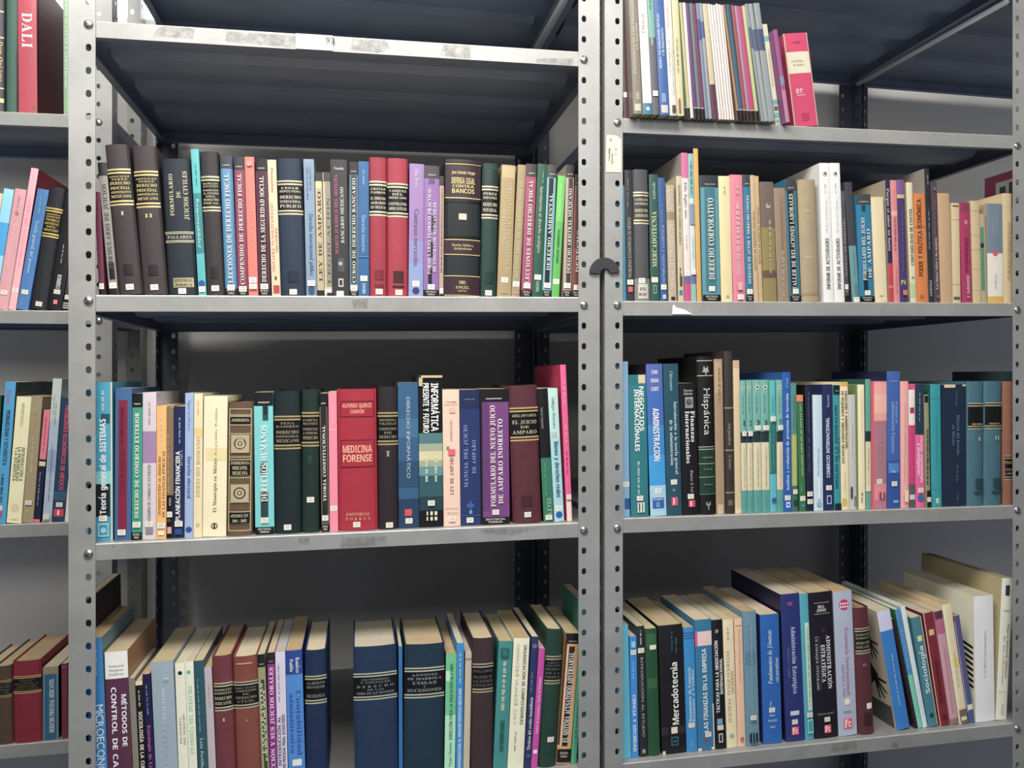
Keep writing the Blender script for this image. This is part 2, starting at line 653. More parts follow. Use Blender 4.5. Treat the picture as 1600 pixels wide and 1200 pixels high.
def PO(title, v0=.1, v1=.84, col='f2ede0', u=.5, h=.38, head='1d1b1f', t2=None, st=.085, foot=True, us=(.34, .7)):
    """paperback dress with a dark head panel, lettered upward, dark foot panel"""
    e = [R(0, 1, .905, 1, head, 'head_panel')] + ln(.915, .985, 3, 'b9b4aa')
    if foot:
        e += [R(0, 1, 0, .052, '121214', 'foot_panel'), H('EDITORIAL', .038, .013, 'cfc9bc', 'g', .7, role='publisher_lettering'), H('PORRUA', .018, .013, 'cfc9bc', 'g', .5, role='publisher_lettering')]
    if t2:
        e += [T(title, v0, v1, us[0], h * .62, col), T(t2, v0 + .02, v1 - .1, us[1], h * .62, col)]
    elif title:
        e += [T(title, v0, v1, u, h, col)]
    if st:
        e += [S(st)]
    return e


def MG(v, w=.5):
    """red square publisher mark with white strokes"""
    return [('Q', .5, v, w, 'd8303f')]


def dbl(*a):
    o = []
    for x in a:
        o += x if isinstance(x, list) else [x]
    return o


# ------------------------------------------------------------------ book
NB = 0
BOOKLABELS = []


def arc(t, b, n=12, inset=0.0):
    """front outline from left to right: y = -bulge"""
    return [(inset + (t - 2 * inset) * i / n, -b * (1 - (2.0 * i / n - 1) ** 2) + inset) for i in range(n + 1)]


PG = ['d9c7a4', 'e2d4b6', 'cdb994', 'd6cbb4', 'c9b088']


def geom(row, spec, Yb, yref):
    """where the book stands: foot corner, lean, thickness, height"""
    b0, b1, t0, yt = spec[:4]
    op = spec[8] if len(spec) > 8 else {}
    xl, xr, zl, zr, ysh = SHELF[row]
    Y = ysh + Yb + op.get('rec', 0)
    yr = op.get('yr', yref)
    zs = lambda x: zl + (zr - zl) * (x - xl) / (xr - xl)
    (Xb0, _), (Xb1, _), (Xt, Zt) = px(b0, 0, Y), px(b1, 0, Y), px(t0, yt, Y)
    Zr = px(b0, yr, Y)[1] if yr else zs(Xb0)
    a = atan2(Xt - Xb0, Zt - Zr)
    w = (Xb1 - Xb0) * cos(a)
    ta = sin(a) / cos(a)
    if a >= 0:
        xp = Xb1 + (zs(Xb1) - Zr) * ta
        ox = xp - w * cos(a)
    else:
        ox = Xb0 + (zs(Xb0) - Zr) * ta
    return dict(x=ox, a=a, w=w, Y=Y, Zt=Zt, zs=zs, xl=xl + TH + .0006, xr=xr - TH - .0006)


def settle(gs, specs):
    """neighbours may touch but not run into each other or the posts"""
    def edges(g, z):
        z0 = g['zs'](g['x'])
        x = g['x'] + (z - z0) * sin(g['a']) / cos(g['a'])
        return x, x + g['w'] / cos(g['a'])
    for it in range(3):
        for i in range(len(gs) - 1):
            p, q = gs[i], gs[i + 1]
            z0 = p['zs'](p['x'])
            zt = min(p['Zt'], q['Zt']) + (0 if max(p['Zt'], q['Zt']) < 9 else 0)
            d = max(edges(p, z)[1] - edges(q, z)[0] for z in (z0, zt))
            if d > 0:
                if it == 0 and d > .3 * min(p['w'], q['w']):
                    print('SETTLE', round(d * 1000, 1), round(p['w'] * 1000, 1), round(q['w'] * 1000, 1), specs[i][6][:30], '|', specs[i + 1][6][:30])
                k = p['w'] / (p['w'] + q['w'])
                p['w'] -= (d * k + .0001) * cos(p['a'])
                q['x'] += d * (1 - k) + .0001
                q['w'] -= (d * (1 - k) + .0001) * cos(q['a'])
    for g in (gs[0], gs[-1]):
        z0, zt = g['zs'](g['x']), g['Zt']
        l = min(edges(g, z)[0] for z in (z0, zt))
        r = max(edges(g, z)[1] for z in (z0, zt))
        if l < g['xl']:
            g['w'] -= g['xl'] - l
            g['x'] += g['xl'] - l
            print('LEFT', round((g['xl'] - l) * 1000, 1), specs[gs.index(g)][6][:40])
        if r > g['xr']:
            g['w'] -= r - g['xr']
            print('RIGHT', round((r - g['xr']) * 1000, 1), specs[gs.index(g)][6][:40])


OWN = {'title_label', 'sticker', 'adhesive_tape', 'clear_tape', 'title_panel', 'patch', 'torn_patch'}
KEEP = {'title_lettering', 'author_lettering', 'publisher_lettering', 'shelf_label', 'publisher_mark'}


def book(row, spec, group, suffix, g):
    global NB
    kind, col, label = spec[4:7]
    el = spec[7] if len(spec) > 7 else []
    op = spec[8] if len(spec) > 8 else {}
    a, Y, zs, ox = g['a'], g['Y'], g['zs'], g['x']
    w = g['w'] - .0003
    oz = max(zs(ox), zs(ox + w * cos(a)) + max(0, w * sin(a))) + .0001
    h = (g['Zt'] - oz) / cos(a)
    dep = op.get('dep', min(.215, max(.13, h * random.uniform(.66, .74))))
    root = empty('book', (ox, Y, oz), None, 'book', group, rot=(0, a, 0))
    lab = label + ', ' + suffix if suffix else label
    root['label'] = lab
    BOOKLABELS.append(lab)
    hard = kind == 'h'
    kk = 'cloth' if hard else 'paper'
    ct = .0024 if hard else .0005
    ct = min(ct, w * .2)
    bul = op.get('bul', min(.0045, w * .13) if hard else min(.0012, w * .05))
    cm = cmat(op.get('cover', col), kk)
    n = 12
    mb = MB()
    out = arc(w, bul, n)
    inn = [(ct + (w - 2 * ct) * i / n, -bul * (1 - (2.0 * i / n - 1) ** 2) + min(ct, .0014)) for i in range(n + 1)]
    if hard:        # joint groove behind the spine on each board
        g = .0016 if w > .012 else 0
        L = [(0, dep), (0, .012), (g * .5, .007), (0.0, .002)]
        Rr = [(w, .002), (w - g * .5, .007), (w, .012), (w, dep)]
        poly = L + out[1:-1] + Rr
    else:
        poly = [(0, dep)] + out + [(w, dep)]
    poly += [(w - ct, dep)] + inn[::-1] + [(ct, dep)]
    mb.prism(poly, 0, h, cm)
    cover = mb
    # pages
    pi_ = .0032 if hard else .0006
    if op.get('pages', True):
        pm = pages_mat(op.get('page', PG[(NB * 7) % 5]))
        q = MB()
        x0, x1 = ct + .0003, w - ct - .0003
        fe = dep - (.004 if hard else .0004)
        front = [(x0 + (x1 - x0) * i / 8, -bul * .9 * (1 - (2.0 * i / 8 - 1) ** 2) + .0022) for i in range(9)]
        back = [(x1 - (x1 - x0) * i / 8, fe - (.003 if hard else 0) * (1 - (2.0 * i / 8 - 1) ** 2)) for i in range(9)]
        if x1 - x0 > .0004:
            q.prism(front + back, pi_, h - pi_ * (1 if hard else .4), pm)
            q.build('page_block', root)
    # spine elements
    col_ = {}
    own = []
    lay = [0]

    def sp(u, v, k):
        uu = min(max(u, 0.0), 1.0)
        return (uu * w, -bul * (1 - (2 * uu - 1) ** 2) - .00012 - .00007 * k, v * h)

    def get(role):
        if role in OWN:
            own.append((role, MB()))
            return own[-1][1]
        if role not in KEEP:
            return cover
        if role not in col_:
            col_[role] = MB()
        return col_[role]

    def rect(u0, u1, v0, v1, c, role, kd='paper'):
        lay[0] += 1
        k = lay[0]
        ns = max(1, int(round((u1 - u0) * 12)))
        vs = []
        for i in range(ns + 1):
            u = u0 + (u1 - u0) * i / ns
            vs += [sp(u, v0, k), sp(u, v1, k)]
        get(role).add(vs, [(2 * i, 2 * i + 2, 2 * i + 3, 2 * i + 1) for i in range(ns)], cmat(c, kd) if isinstance(c, str) else c, True)
    if 'cover' in op:
        el = [R(0, 1, 0, 1, col, 'cover_spine')] + list(el)
    for e in el:
        if e[0] == 'R':
            _, u0, u1, v0, v1, c, role, kd = e
            rect(u0, u1, v0, v1, c, role, kd)
        elif e[0] == 'T':
            _, s, v0, v1, u, hh, c, font, d, role = e
            V, Fs, Ln, cap = textrun(s, font)
            lay[0] += 1
            k = lay[0]
            sx = (v1 - v0) / Ln
            sy = hh / cap
            k += 5 if hh * w > .006 else 1
            if d == 'u':
                vs = [sp(u + hh / 2 - y * sy, v0 + x * sx, k) for x, y in V]
            else:
                vs = [sp(u - hh / 2 + y * sy, v1 - x * sx, k) for x, y in V]
            tm = MB()
            tm.add(vs, Fs, cmat(c, 'ink'))
            own.append((role, tm))
        elif e[0] == 'H':
            _, s, v, vh, c, font, uw, uc, role = e
            V, Fs, Ln, cap = textrun(s, font)
            lay[0] += 1
            k = lay[0]
            sy = vh / cap
            k += 4
            sx = min(uw / Ln, sy * h / w * 1.75)
            L = Ln * sx
            vs = [sp(uc - L / 2 + x * sx, v - vh / 2 + y * sy, k) for x, y in V]
            get(role).add(vs, Fs, cmat(c, 'ink'))
        elif e[0] == 'S':
            _, v, u, sw = e
            ww = min(.0125, w * .8) / w if sw is None else sw
            vh = .0095 / h
            u0 = min(max(u - ww / 2, .01), .99 - ww)
            rect(u0, u0 + ww, v - vh / 2, v + vh / 2, LABELP, 'shelf_label')
            for j, fr in enumerate((.72, .38)):
                rect(u0 + ww * .2, u0 + ww * .8, v - vh / 2 + vh * fr - vh * .04, v - vh / 2 + vh * fr + vh * .04, '8d877b', 'shelf_label', 'ink')
        elif e[0] == 'Q':
            _, u, v, ww, c = e
            a0, a1 = u - ww / 2, u + ww / 2
            vh = ww * w / h * .55
            rect(a0, a1, v - vh, v + vh, c, 'publisher_mark')
            for (p, q_, r_, t_) in ((.12, .3, .1, .9), (.4, .5, .45, .95), (.58, .88, .55, .68), (.58, .68, .12, .5), (.72, .9, .2, .3)):
                rect(a0 + ww * p, a0 + ww * q_, v - vh + 2 * vh * r_, v - vh + 2 * vh * t_, 'f4e4df', 'publisher_mark')
        elif e[0] == 'O':
            _, u, v, r, c, role = e
            lay[0] += 1
            k = lay[0]
            vs = [sp(u + r * cos(2 * pi * i / 20), v + r * w / h * sin(2 * pi * i / 20), k) for i in range(20)]
            get(role).add(vs, [tuple(range(20))], cmat(c))
    cover.build('cover', root)
    for role, m_ in list(col_.items()) + own:
        m_.build(role, root)
    NB += 1
    if 'side' in op:
        op['side'](root, w, h, dep)
    return root


def row(key, Yb, yref, K, group, suffix, specs):
    global ROWK
    ROWK = K
    gs = [geom(key, s, Yb, yref) for s in specs]
    settle(gs, specs)
    for s, g in zip(specs, gs):
        book(key, s, group, suffix, g)

# ------------------------------------------------------------------ books, middle rack, upper row
P, Hc, M_ = 'p', 'h', 'm'
X = dbl
row('B2', .016, None, 1.34, 'law books in the middle rack\'s upper row', 'middle rack\'s upper row', [
 (155, 166.5, 147, 300, P, '7a3550', 'thin maroon paperback half hidden behind the left post', X(S(.09), R(0, 1, 0, .06, '1a1a1c', 'foot_panel'))),
 (168, 185.5, 149, 254, P, '9a9690', 'worn grey paperback with faded black lettering', X(R(0, 1, .9, 1, '2b2b2e', 'head_panel'), T('FORMULARIO DE JUICIOS', .2, .84, .5, .5, '5c5954'), R(.2, .85, .12, .25, '1b1b1e'), S(.075), R(0, 1, 0, .05, '1b1b1e', 'foot_panel'))),
 (186.5, 224, 163, 227, Hc, '433a3e', 'brown black hardcover with gold title, volume I', X(HL(.594, .838, [('GONZALEZ', .7), ('PEREZ', .7), ('DERECHO', 1.2), ('PROCESAL', 1.2), ('ADMINISTRATIVO', .9), ('MEXICANO', 1.2)]), H('I', .54, .026, GOLD), R(.3, .7, .13, .2, '2c2629'), S(.05))),
 (224.5, 262.5, 206, 229, Hc, '453c40', 'brown black hardcover with gold title, volume II', X(HL(.585, .832, [('GONZALEZ', .7), ('PEREZ', .7), ('DERECHO', 1.2), ('PROCESAL', 1.2), ('ADMINISTRATIVO', .9), ('MEXICANO', 1.2)]), H('II', .53, .026, GOLD), R(.3, .7, .13, .2, '2c2629'), S(.05))),
 (264, 308.5, 252, 249, Hc, '252f3a', 'dark slate hardcover FORMULARIO DE JUICIOS CIVILES in gold', X(T('FORMULARIO', .58, .89, .3, .14, 'd9d2ae'), T('DE', .71, .76, .55, .14, 'd9d2ae'), T('JUICIOS CIVILES', .55, .91, .8, .15, 'd9d2ae'), HL(.385, .465, [('PALLARES', 1)], 'd9d2ae', '252f3a'), R(.2, .92, .055, .125, 'c9bd8e', 'gold_rule', 'foil'), H('EDITORIAL', .107, .022, '252f3a', 's', .66, .56), H('PORRUA', .073, .022, '252f3a', 's', .6, .56), S(.028, .5))),
 (310.5, 323, 298, 233, P, '4fc3c6', 'thin turquoise paperback, tallest of its neighbours', X(R(0, 1, .29, .7, '2d8d95'), T('Responsabilidad', .33, .66, .5, .4, 'b9e2e2', 'r', 'd'), vln(.75, .9, '2b8388', .45, .62), O(.5, .085, .4, '2b5fb0'), S(.045))),
 (323.5, 352, 312.5, 237.5, Hc, '3a3638', 'black brown hardcover with gold banded DERECHO FISCAL label', X(HL(.585, .83, [('MARGAIN', .7), ('MANAUTOU', .7), ('', .3), ('INTRODUCCION', .8), ('AL ESTUDIO', .8), ('DEL', .8), ('DERECHO', .9), ('FISCAL', .9)], 'd8cfa8'), R(.3, .7, .12, .2, '2b2729'), S(.05))),
 (352.5, 371.5, 343.6, 242.6, P, '3f7fae', 'blue paperback LECCIONES DE DERECHO FISCAL', X(R(.16, .84, .07, .905, '5d9cc4'), PO('LECCIONES DE DERECHO FISCAL', .09, .87, h=.37, head='3b4350', st=.06))),
 (372, 388.5, 365, 245, P, '8d3a56', 'maroon paperback COMPENDIO DE DERECHO FISCAL', X(R(.14, .86, .07, .905, '9a4763'), PO('COMPENDIO DE DERECHO FISCAL', .08, .88, h=.38, head='37343a', st=.05))),
 (389, 404, 382, 245, P, 'ff8272', 'coral red paperback with plain spine', X(vln(.3, .72, 'f4a396', .42, .6), O(.5, .95, .3, 'f6a092'), S(.115), S(.07))),
 (404.5, 424, 398.7, 247.5, P, '66304a', 'dark maroon paperback DERECHO DE LA SEGURIDAD SOCIAL', X(R(.15, .85, .07, .9, '4c2438'), PO('DERECHO DE LA SEGURIDAD SOCIAL', .1, .87, h=.37, head='141316', st=.07))),
 (424.5, 439, 417, 249.6, P, 'e8d9b0', 'cream paperback with faded red INTERNACIONAL PRIVADO lettering', X(T('INTERNACIONAL PRIVADO', .18, .68, .32, .34, 'd98876', 's', 'd'), T('DERECHO', .32, .5, .75, .26, 'd46a5c', 's', 'd'), T('Pereznieto', .76, .94, .5, .3, 'd9655c', 's', 'd'), R(.2, .9, .02, .08, 'c94a48', 'publisher_mark'), R(.4, .6, .12, .145, '333333'))),
 (439.5, 478.3, 432.5, 248, Hc, '27384e', 'dark blue hardcover DERECHO INTERNACIONAL PUBLICO', X(HL(.59, .84, [('CESAR', .8), ('SEPULVEDA', .8), ('', .4), ('DERECHO', 1.2), ('INTERNACIONAL', 1), ('PUBLICO', 1.2)], 'd9d0a8', txt='e6dfc6'), R(.3, .72, .1, .18, '1e2b3d'), S(.028))),
 (479, 495.5, 474, 248.5, P, '8ba6bf', 'light blue paperback Derecho internacional público', X(T('Derecho internacional público', .15, .6, .6, .4, '3d5f92', 'r', 'd'), vln(.7, .96, '5d7ea6', .25, .4), vln(.78, .96, '5d7ea6', .55, .7), S(.095), O(.5, .045, .32, '34558c'))),
 (496, 507, 492, 269.5, P, 'cbb78f', 'short tan paperback with black head panel', X(R(0, 1, .93, 1, '38363a', 'head_panel'), R(.1, .9, .87, .93, 'e8d89a'), T('LEY DE AMPARO', .12, .85, .55, .5, '4a4438'), R(0, 1, 0, .05, '2b2526', 'foot_panel'))),
 (507.5, 519.5, 504, 269, P, 'd3c4a0', 'short cream and grey paperback with dark head panel', X(R(.3, 1, .08, .92, '9b9684'), T('LEGISLACION', .1, .8, .65, .4, '5a564b'), R(.1, 1, .925, 1, '4a474a', 'head_panel'), S(.04, .4), R(.3, 1, 0, .03, '2a2828'))),
 (520, 546, 516, 249, P, '3a3a3e', 'black paperback MARCO JURIDICO DEL SISTEMA BANCARIO MEXICANO', X(T('MARCO JURÍDICO DEL SISTEMA', .31, .89, .3, .2, 'd0607e'), T('BANCARIO MEXICANO', .39, .8, .66, .2, 'e3dfd6'), H('Varela', .935, .02, 'e8e4da', 's', .6), R(.36, .74, .18, .28, '55555a'), O(.5, .24, .12, 'b9b9bb'), R(.36, .66, .07, .13, 'd8d4c8', 'publisher_mark'), R(.42, .6, .08, .12, '3a3a3e', 'publisher_mark'), S(.02, .45))),
 (546.5, 560, 546, 252.7, P, '5f7f95', 'grey blue paperback CURSO DE DERECHO BANCARIO', X(R(.2, .8, .1, .9, '39424b'), PO('CURSO DE DERECHO BANCARIO', .1, .88, h=.37, head='2b2d31', st=.065))),
 (560.5, 577, 560, 252, P, '2a6da8', 'mid blue paperback Derecho bancario', X(T('Derecho bancario', .33, .6, .5, .34, 'bcd3ea', 'r', 'd'), vln(.83, .94, 'a8c4e0', .42, .58), S(.135), R(0, 1, .29, .3, '2a8fb8'), T('OXFORD', .02, .1, .5, .3, 'cfe0ee', 'g', 'd'))),
 (577.5, 604.8, 577, 246, Hc, 'b03448', 'red hardcover EL DERECHO AGRARIO EN MEXICO', X(HL(.58, .83, [('CHAVEZ', .8), ('PADRON', .8), ('', .4), ('EL DERECHO', 1), ('AGRARIO', 1), ('EN MEXICO', 1)], 'e6dcb8', txt='e6dfc6'), R(.28, .8, .12, .19, '872638'), R(.28, .8, .07, .09, '872638'), S(.035, .55))),
 (605.3, 637.8, 605, 247.5, Hc, 'b8384c', 'red hardcover CONTRATOS MERCANTILES with black label', X(HL(.575, .82, [('VASQUEZ', .8), ('DEL', .8), ('MERCADO', .8), ('', .5), ('CONTRATOS', 1.1), ('MERCANTILES', 1.1)], 'e6dcb8', txt='e6dfc6'), R(.28, .78, .1, .185, '4a2226'), R(.24, .82, .065, .08, '4a2226'), S(.03, .55))),
 (638.3, 661.2, 640, 255.5, P, 'a884c0', 'lilac to pale blue paperback Contratos mercantiles', X(R(0, 1, .0, .25, '93a8dc'), R(0, 1, .25, .42, '9c98cf'), T('Contratos mercantiles', .23, .66, .5, .34, '6a5a94', 'r', 'd'), T('Díaz Bravo', .82, .96, .5, .26, 'e4d8ee', 's', 'd'), S(.1), O(.5, .045, .24, '3c3a7c'))),
 (661.7, 685.5, 663, 258.5, P, '9a70b8', 'purple paperback FORMULARIO DE CONTRATOS MERCANTILES with ink splashes', X(R(.3, .7, .86, .9, '6a5474'), R(.32, .6, .3, .42, '2c2432'), R(.5, .75, .5, .62, '3a2e42'), R(.3, .55, .08, .22, '241e2c'), PO('FORMULARIO TEÓRICO PRÁCTICO', .17, .82, h=.32, head='4b434f', t2='DE CONTRATOS MERCANTILES', st=.075))),
 (686, 693, 687, 275, P, 'c7a894', 'slim short pinkish tan booklet beside the thickest tome', X(R(0, 1, .92, 1, '38363a', 'head_panel'), vln(.2, .9, '6a584c', .35, .7), S(.05), R(0, 1, 0, .02, '222222'))),
 (693.5, 749.3, 696, 249, Hc, '20272c', 'thickest black and burgundy tome DEFENSA LEGAL CONTRA BANCOS', X(R(0, 1, .72, .97, '3c2730', 'title_label'), R(0, 1, .965, .972, GOLD, 'gold_rule', 'foil'), R(0, 1, .716, .723, GOLD, 'gold_rule', 'foil'), H('José Antonio Vargas', .905, .022, GOLD, 'g', .66), H('DEFENSA LEGAL', .845, .045, GOLD, 'g', .66), H('CONTRA', .805, .02, GOLD, 'g', .62), H('BANCOS', .77, .032, GOLD, 'g', .64), R(0, 1, .685, .7, '0c0f11'), R(0, 1, .43, .445, '0c0f11'), R(.38, .6, .56, .605, 'e6d2b8', 'shelf_label'), R(0, 1, .305, .415, '3c2730', 'title_label'), R(0, 1, .411, .417, GOLD, 'gold_rule', 'foil'), R(0, 1, .302, .308, GOLD, 'gold_rule', 'foil'), H('Doctrina, Modelos y', .375, .018, GOLD, 's', .6), H('Jurisprudencia', .35, .018, GOLD, 's', .5), R(0, 1, .0, .148, '3c2730', 'title_label'), R(0, 1, .146, .152, GOLD, 'gold_rule', 'foil'), R(0, 1, .004, .01, GOLD, 'gold_rule', 'foil'), H('æ', .108, .034, GOLD, 'g', .25), H('ANGEL', .066, .022, GOLD, 's', .4), H('EDITOR', .04, .01, GOLD, 's', .24), R(0, 1, .975, 1, '2a2c2c')), {'bul': .006}),
 (750, 775.5, 753.7, 255, Hc, '22443e', 'dark green hardcover DERECHO NOTARIAL', X(R(.05, .95, .84, .95, '1c3a36'), HL(.585, .83, [('PEREZ', .8), ('FERNANDEZ', .8), ('', .4), ('DERECHO', 1.1), ('NOTARIAL', 1.1)], 'ded5ac', txt='e0dcbc'), R(.3, .8, .1, .19, '1b3833'), S(.03, .5))),
 (776.5, 798.5, 784, 257, P, 'b8a070', 'wide gold tan paperback DICCIONARIO DE DERECHO FISCAL Y FINANCIERO', X(R(.05, .95, .9, .99, 'cdb684'), T('DICCIONARIO', .4, .66, .3, .24, 'e0d0a4'), T('DE DERECHO FISCAL Y FINANCIERO', .18, .86, .66, .24, 'e0d0a4'), S(.13), ln(.02, .09, 3, 'd6c596'))),
 (799, 812.5, 809.6, 257, P, 'b09a70', 'narrow gold tan paperback DICCIONARIO DE DERECHO FISCAL', X(T('DICCIONARIO DE DERECHO FISCAL', .14, .88, .5, .4, 'dccc9f'), S(.1), ln(.02, .07, 2, 'd6c596'))),
 (813, 830.5, 821.5, 255.5, P, 'b05478', 'magenta pink paperback LECCIONES DE DERECHO FISCAL', PO('LECCIONES DE DERECHO FISCAL', .1, .88, h=.37, head='4a4448')),
 (831, 846.5, 840.5, 255.5, P, '27604c', 'dark green paperback Introducción al derecho ecológico', X(T('Introducción al derecho ecológico', .33, .83, .5, .34, 'b9ccb8', 's', 'd'), vln(.86, .96, '9ab8a0', .5, .66), S(.15), T('OXFORD', .04, .12, .5, .3, 'b9ccb8', 'g', 'd'))),
 (847, 861, 856, 257, P, '7fc0cc', 'pale blue and black paperback DERECHO AMBIENTAL', X(R(.2, .72, .1, .9, '23262b'), PO('DERECHO AMBIENTAL', .2, .78, h=.38, head='4a4a4e', st=.09))),
 (861.5, 876, 872, 274, P, '5cc452', 'bright green paperback DERECHO AMBIENTAL', X(R(0, 1, .62, 1, '6cd65c'), T('DERECHO AMBIENTAL', .28, .56, .5, .28, '2c5a34', 'g'), T('Nava Escudero', .66, .93, .5, .3, 'b8ecac', 'r', 'd'), S(.13))),
 (876.5, 892, 882, 257, P, 'c0aa96', 'brown and cream paperback DERECHO ARBITRAL MEXICANO', X(R(.35, .9, .1, .9, '4a4340'), PO('DERECHO ARBITRAL MEXICANO', .18, .82, h=.4, u=.58, head='35302f', st=.09))),
 (892.5, 909, 899, 272, P, '8a4a48', 'maroon paperback DERECHO half behind the rack post', X(R(.1, .9, .4, .9, '5c3c40'), PO('DERECHO', .2, .55, h=.38, head='2b2728', st=.08))),
])

# ------------------------------------------------------------------ middle rack, centre row

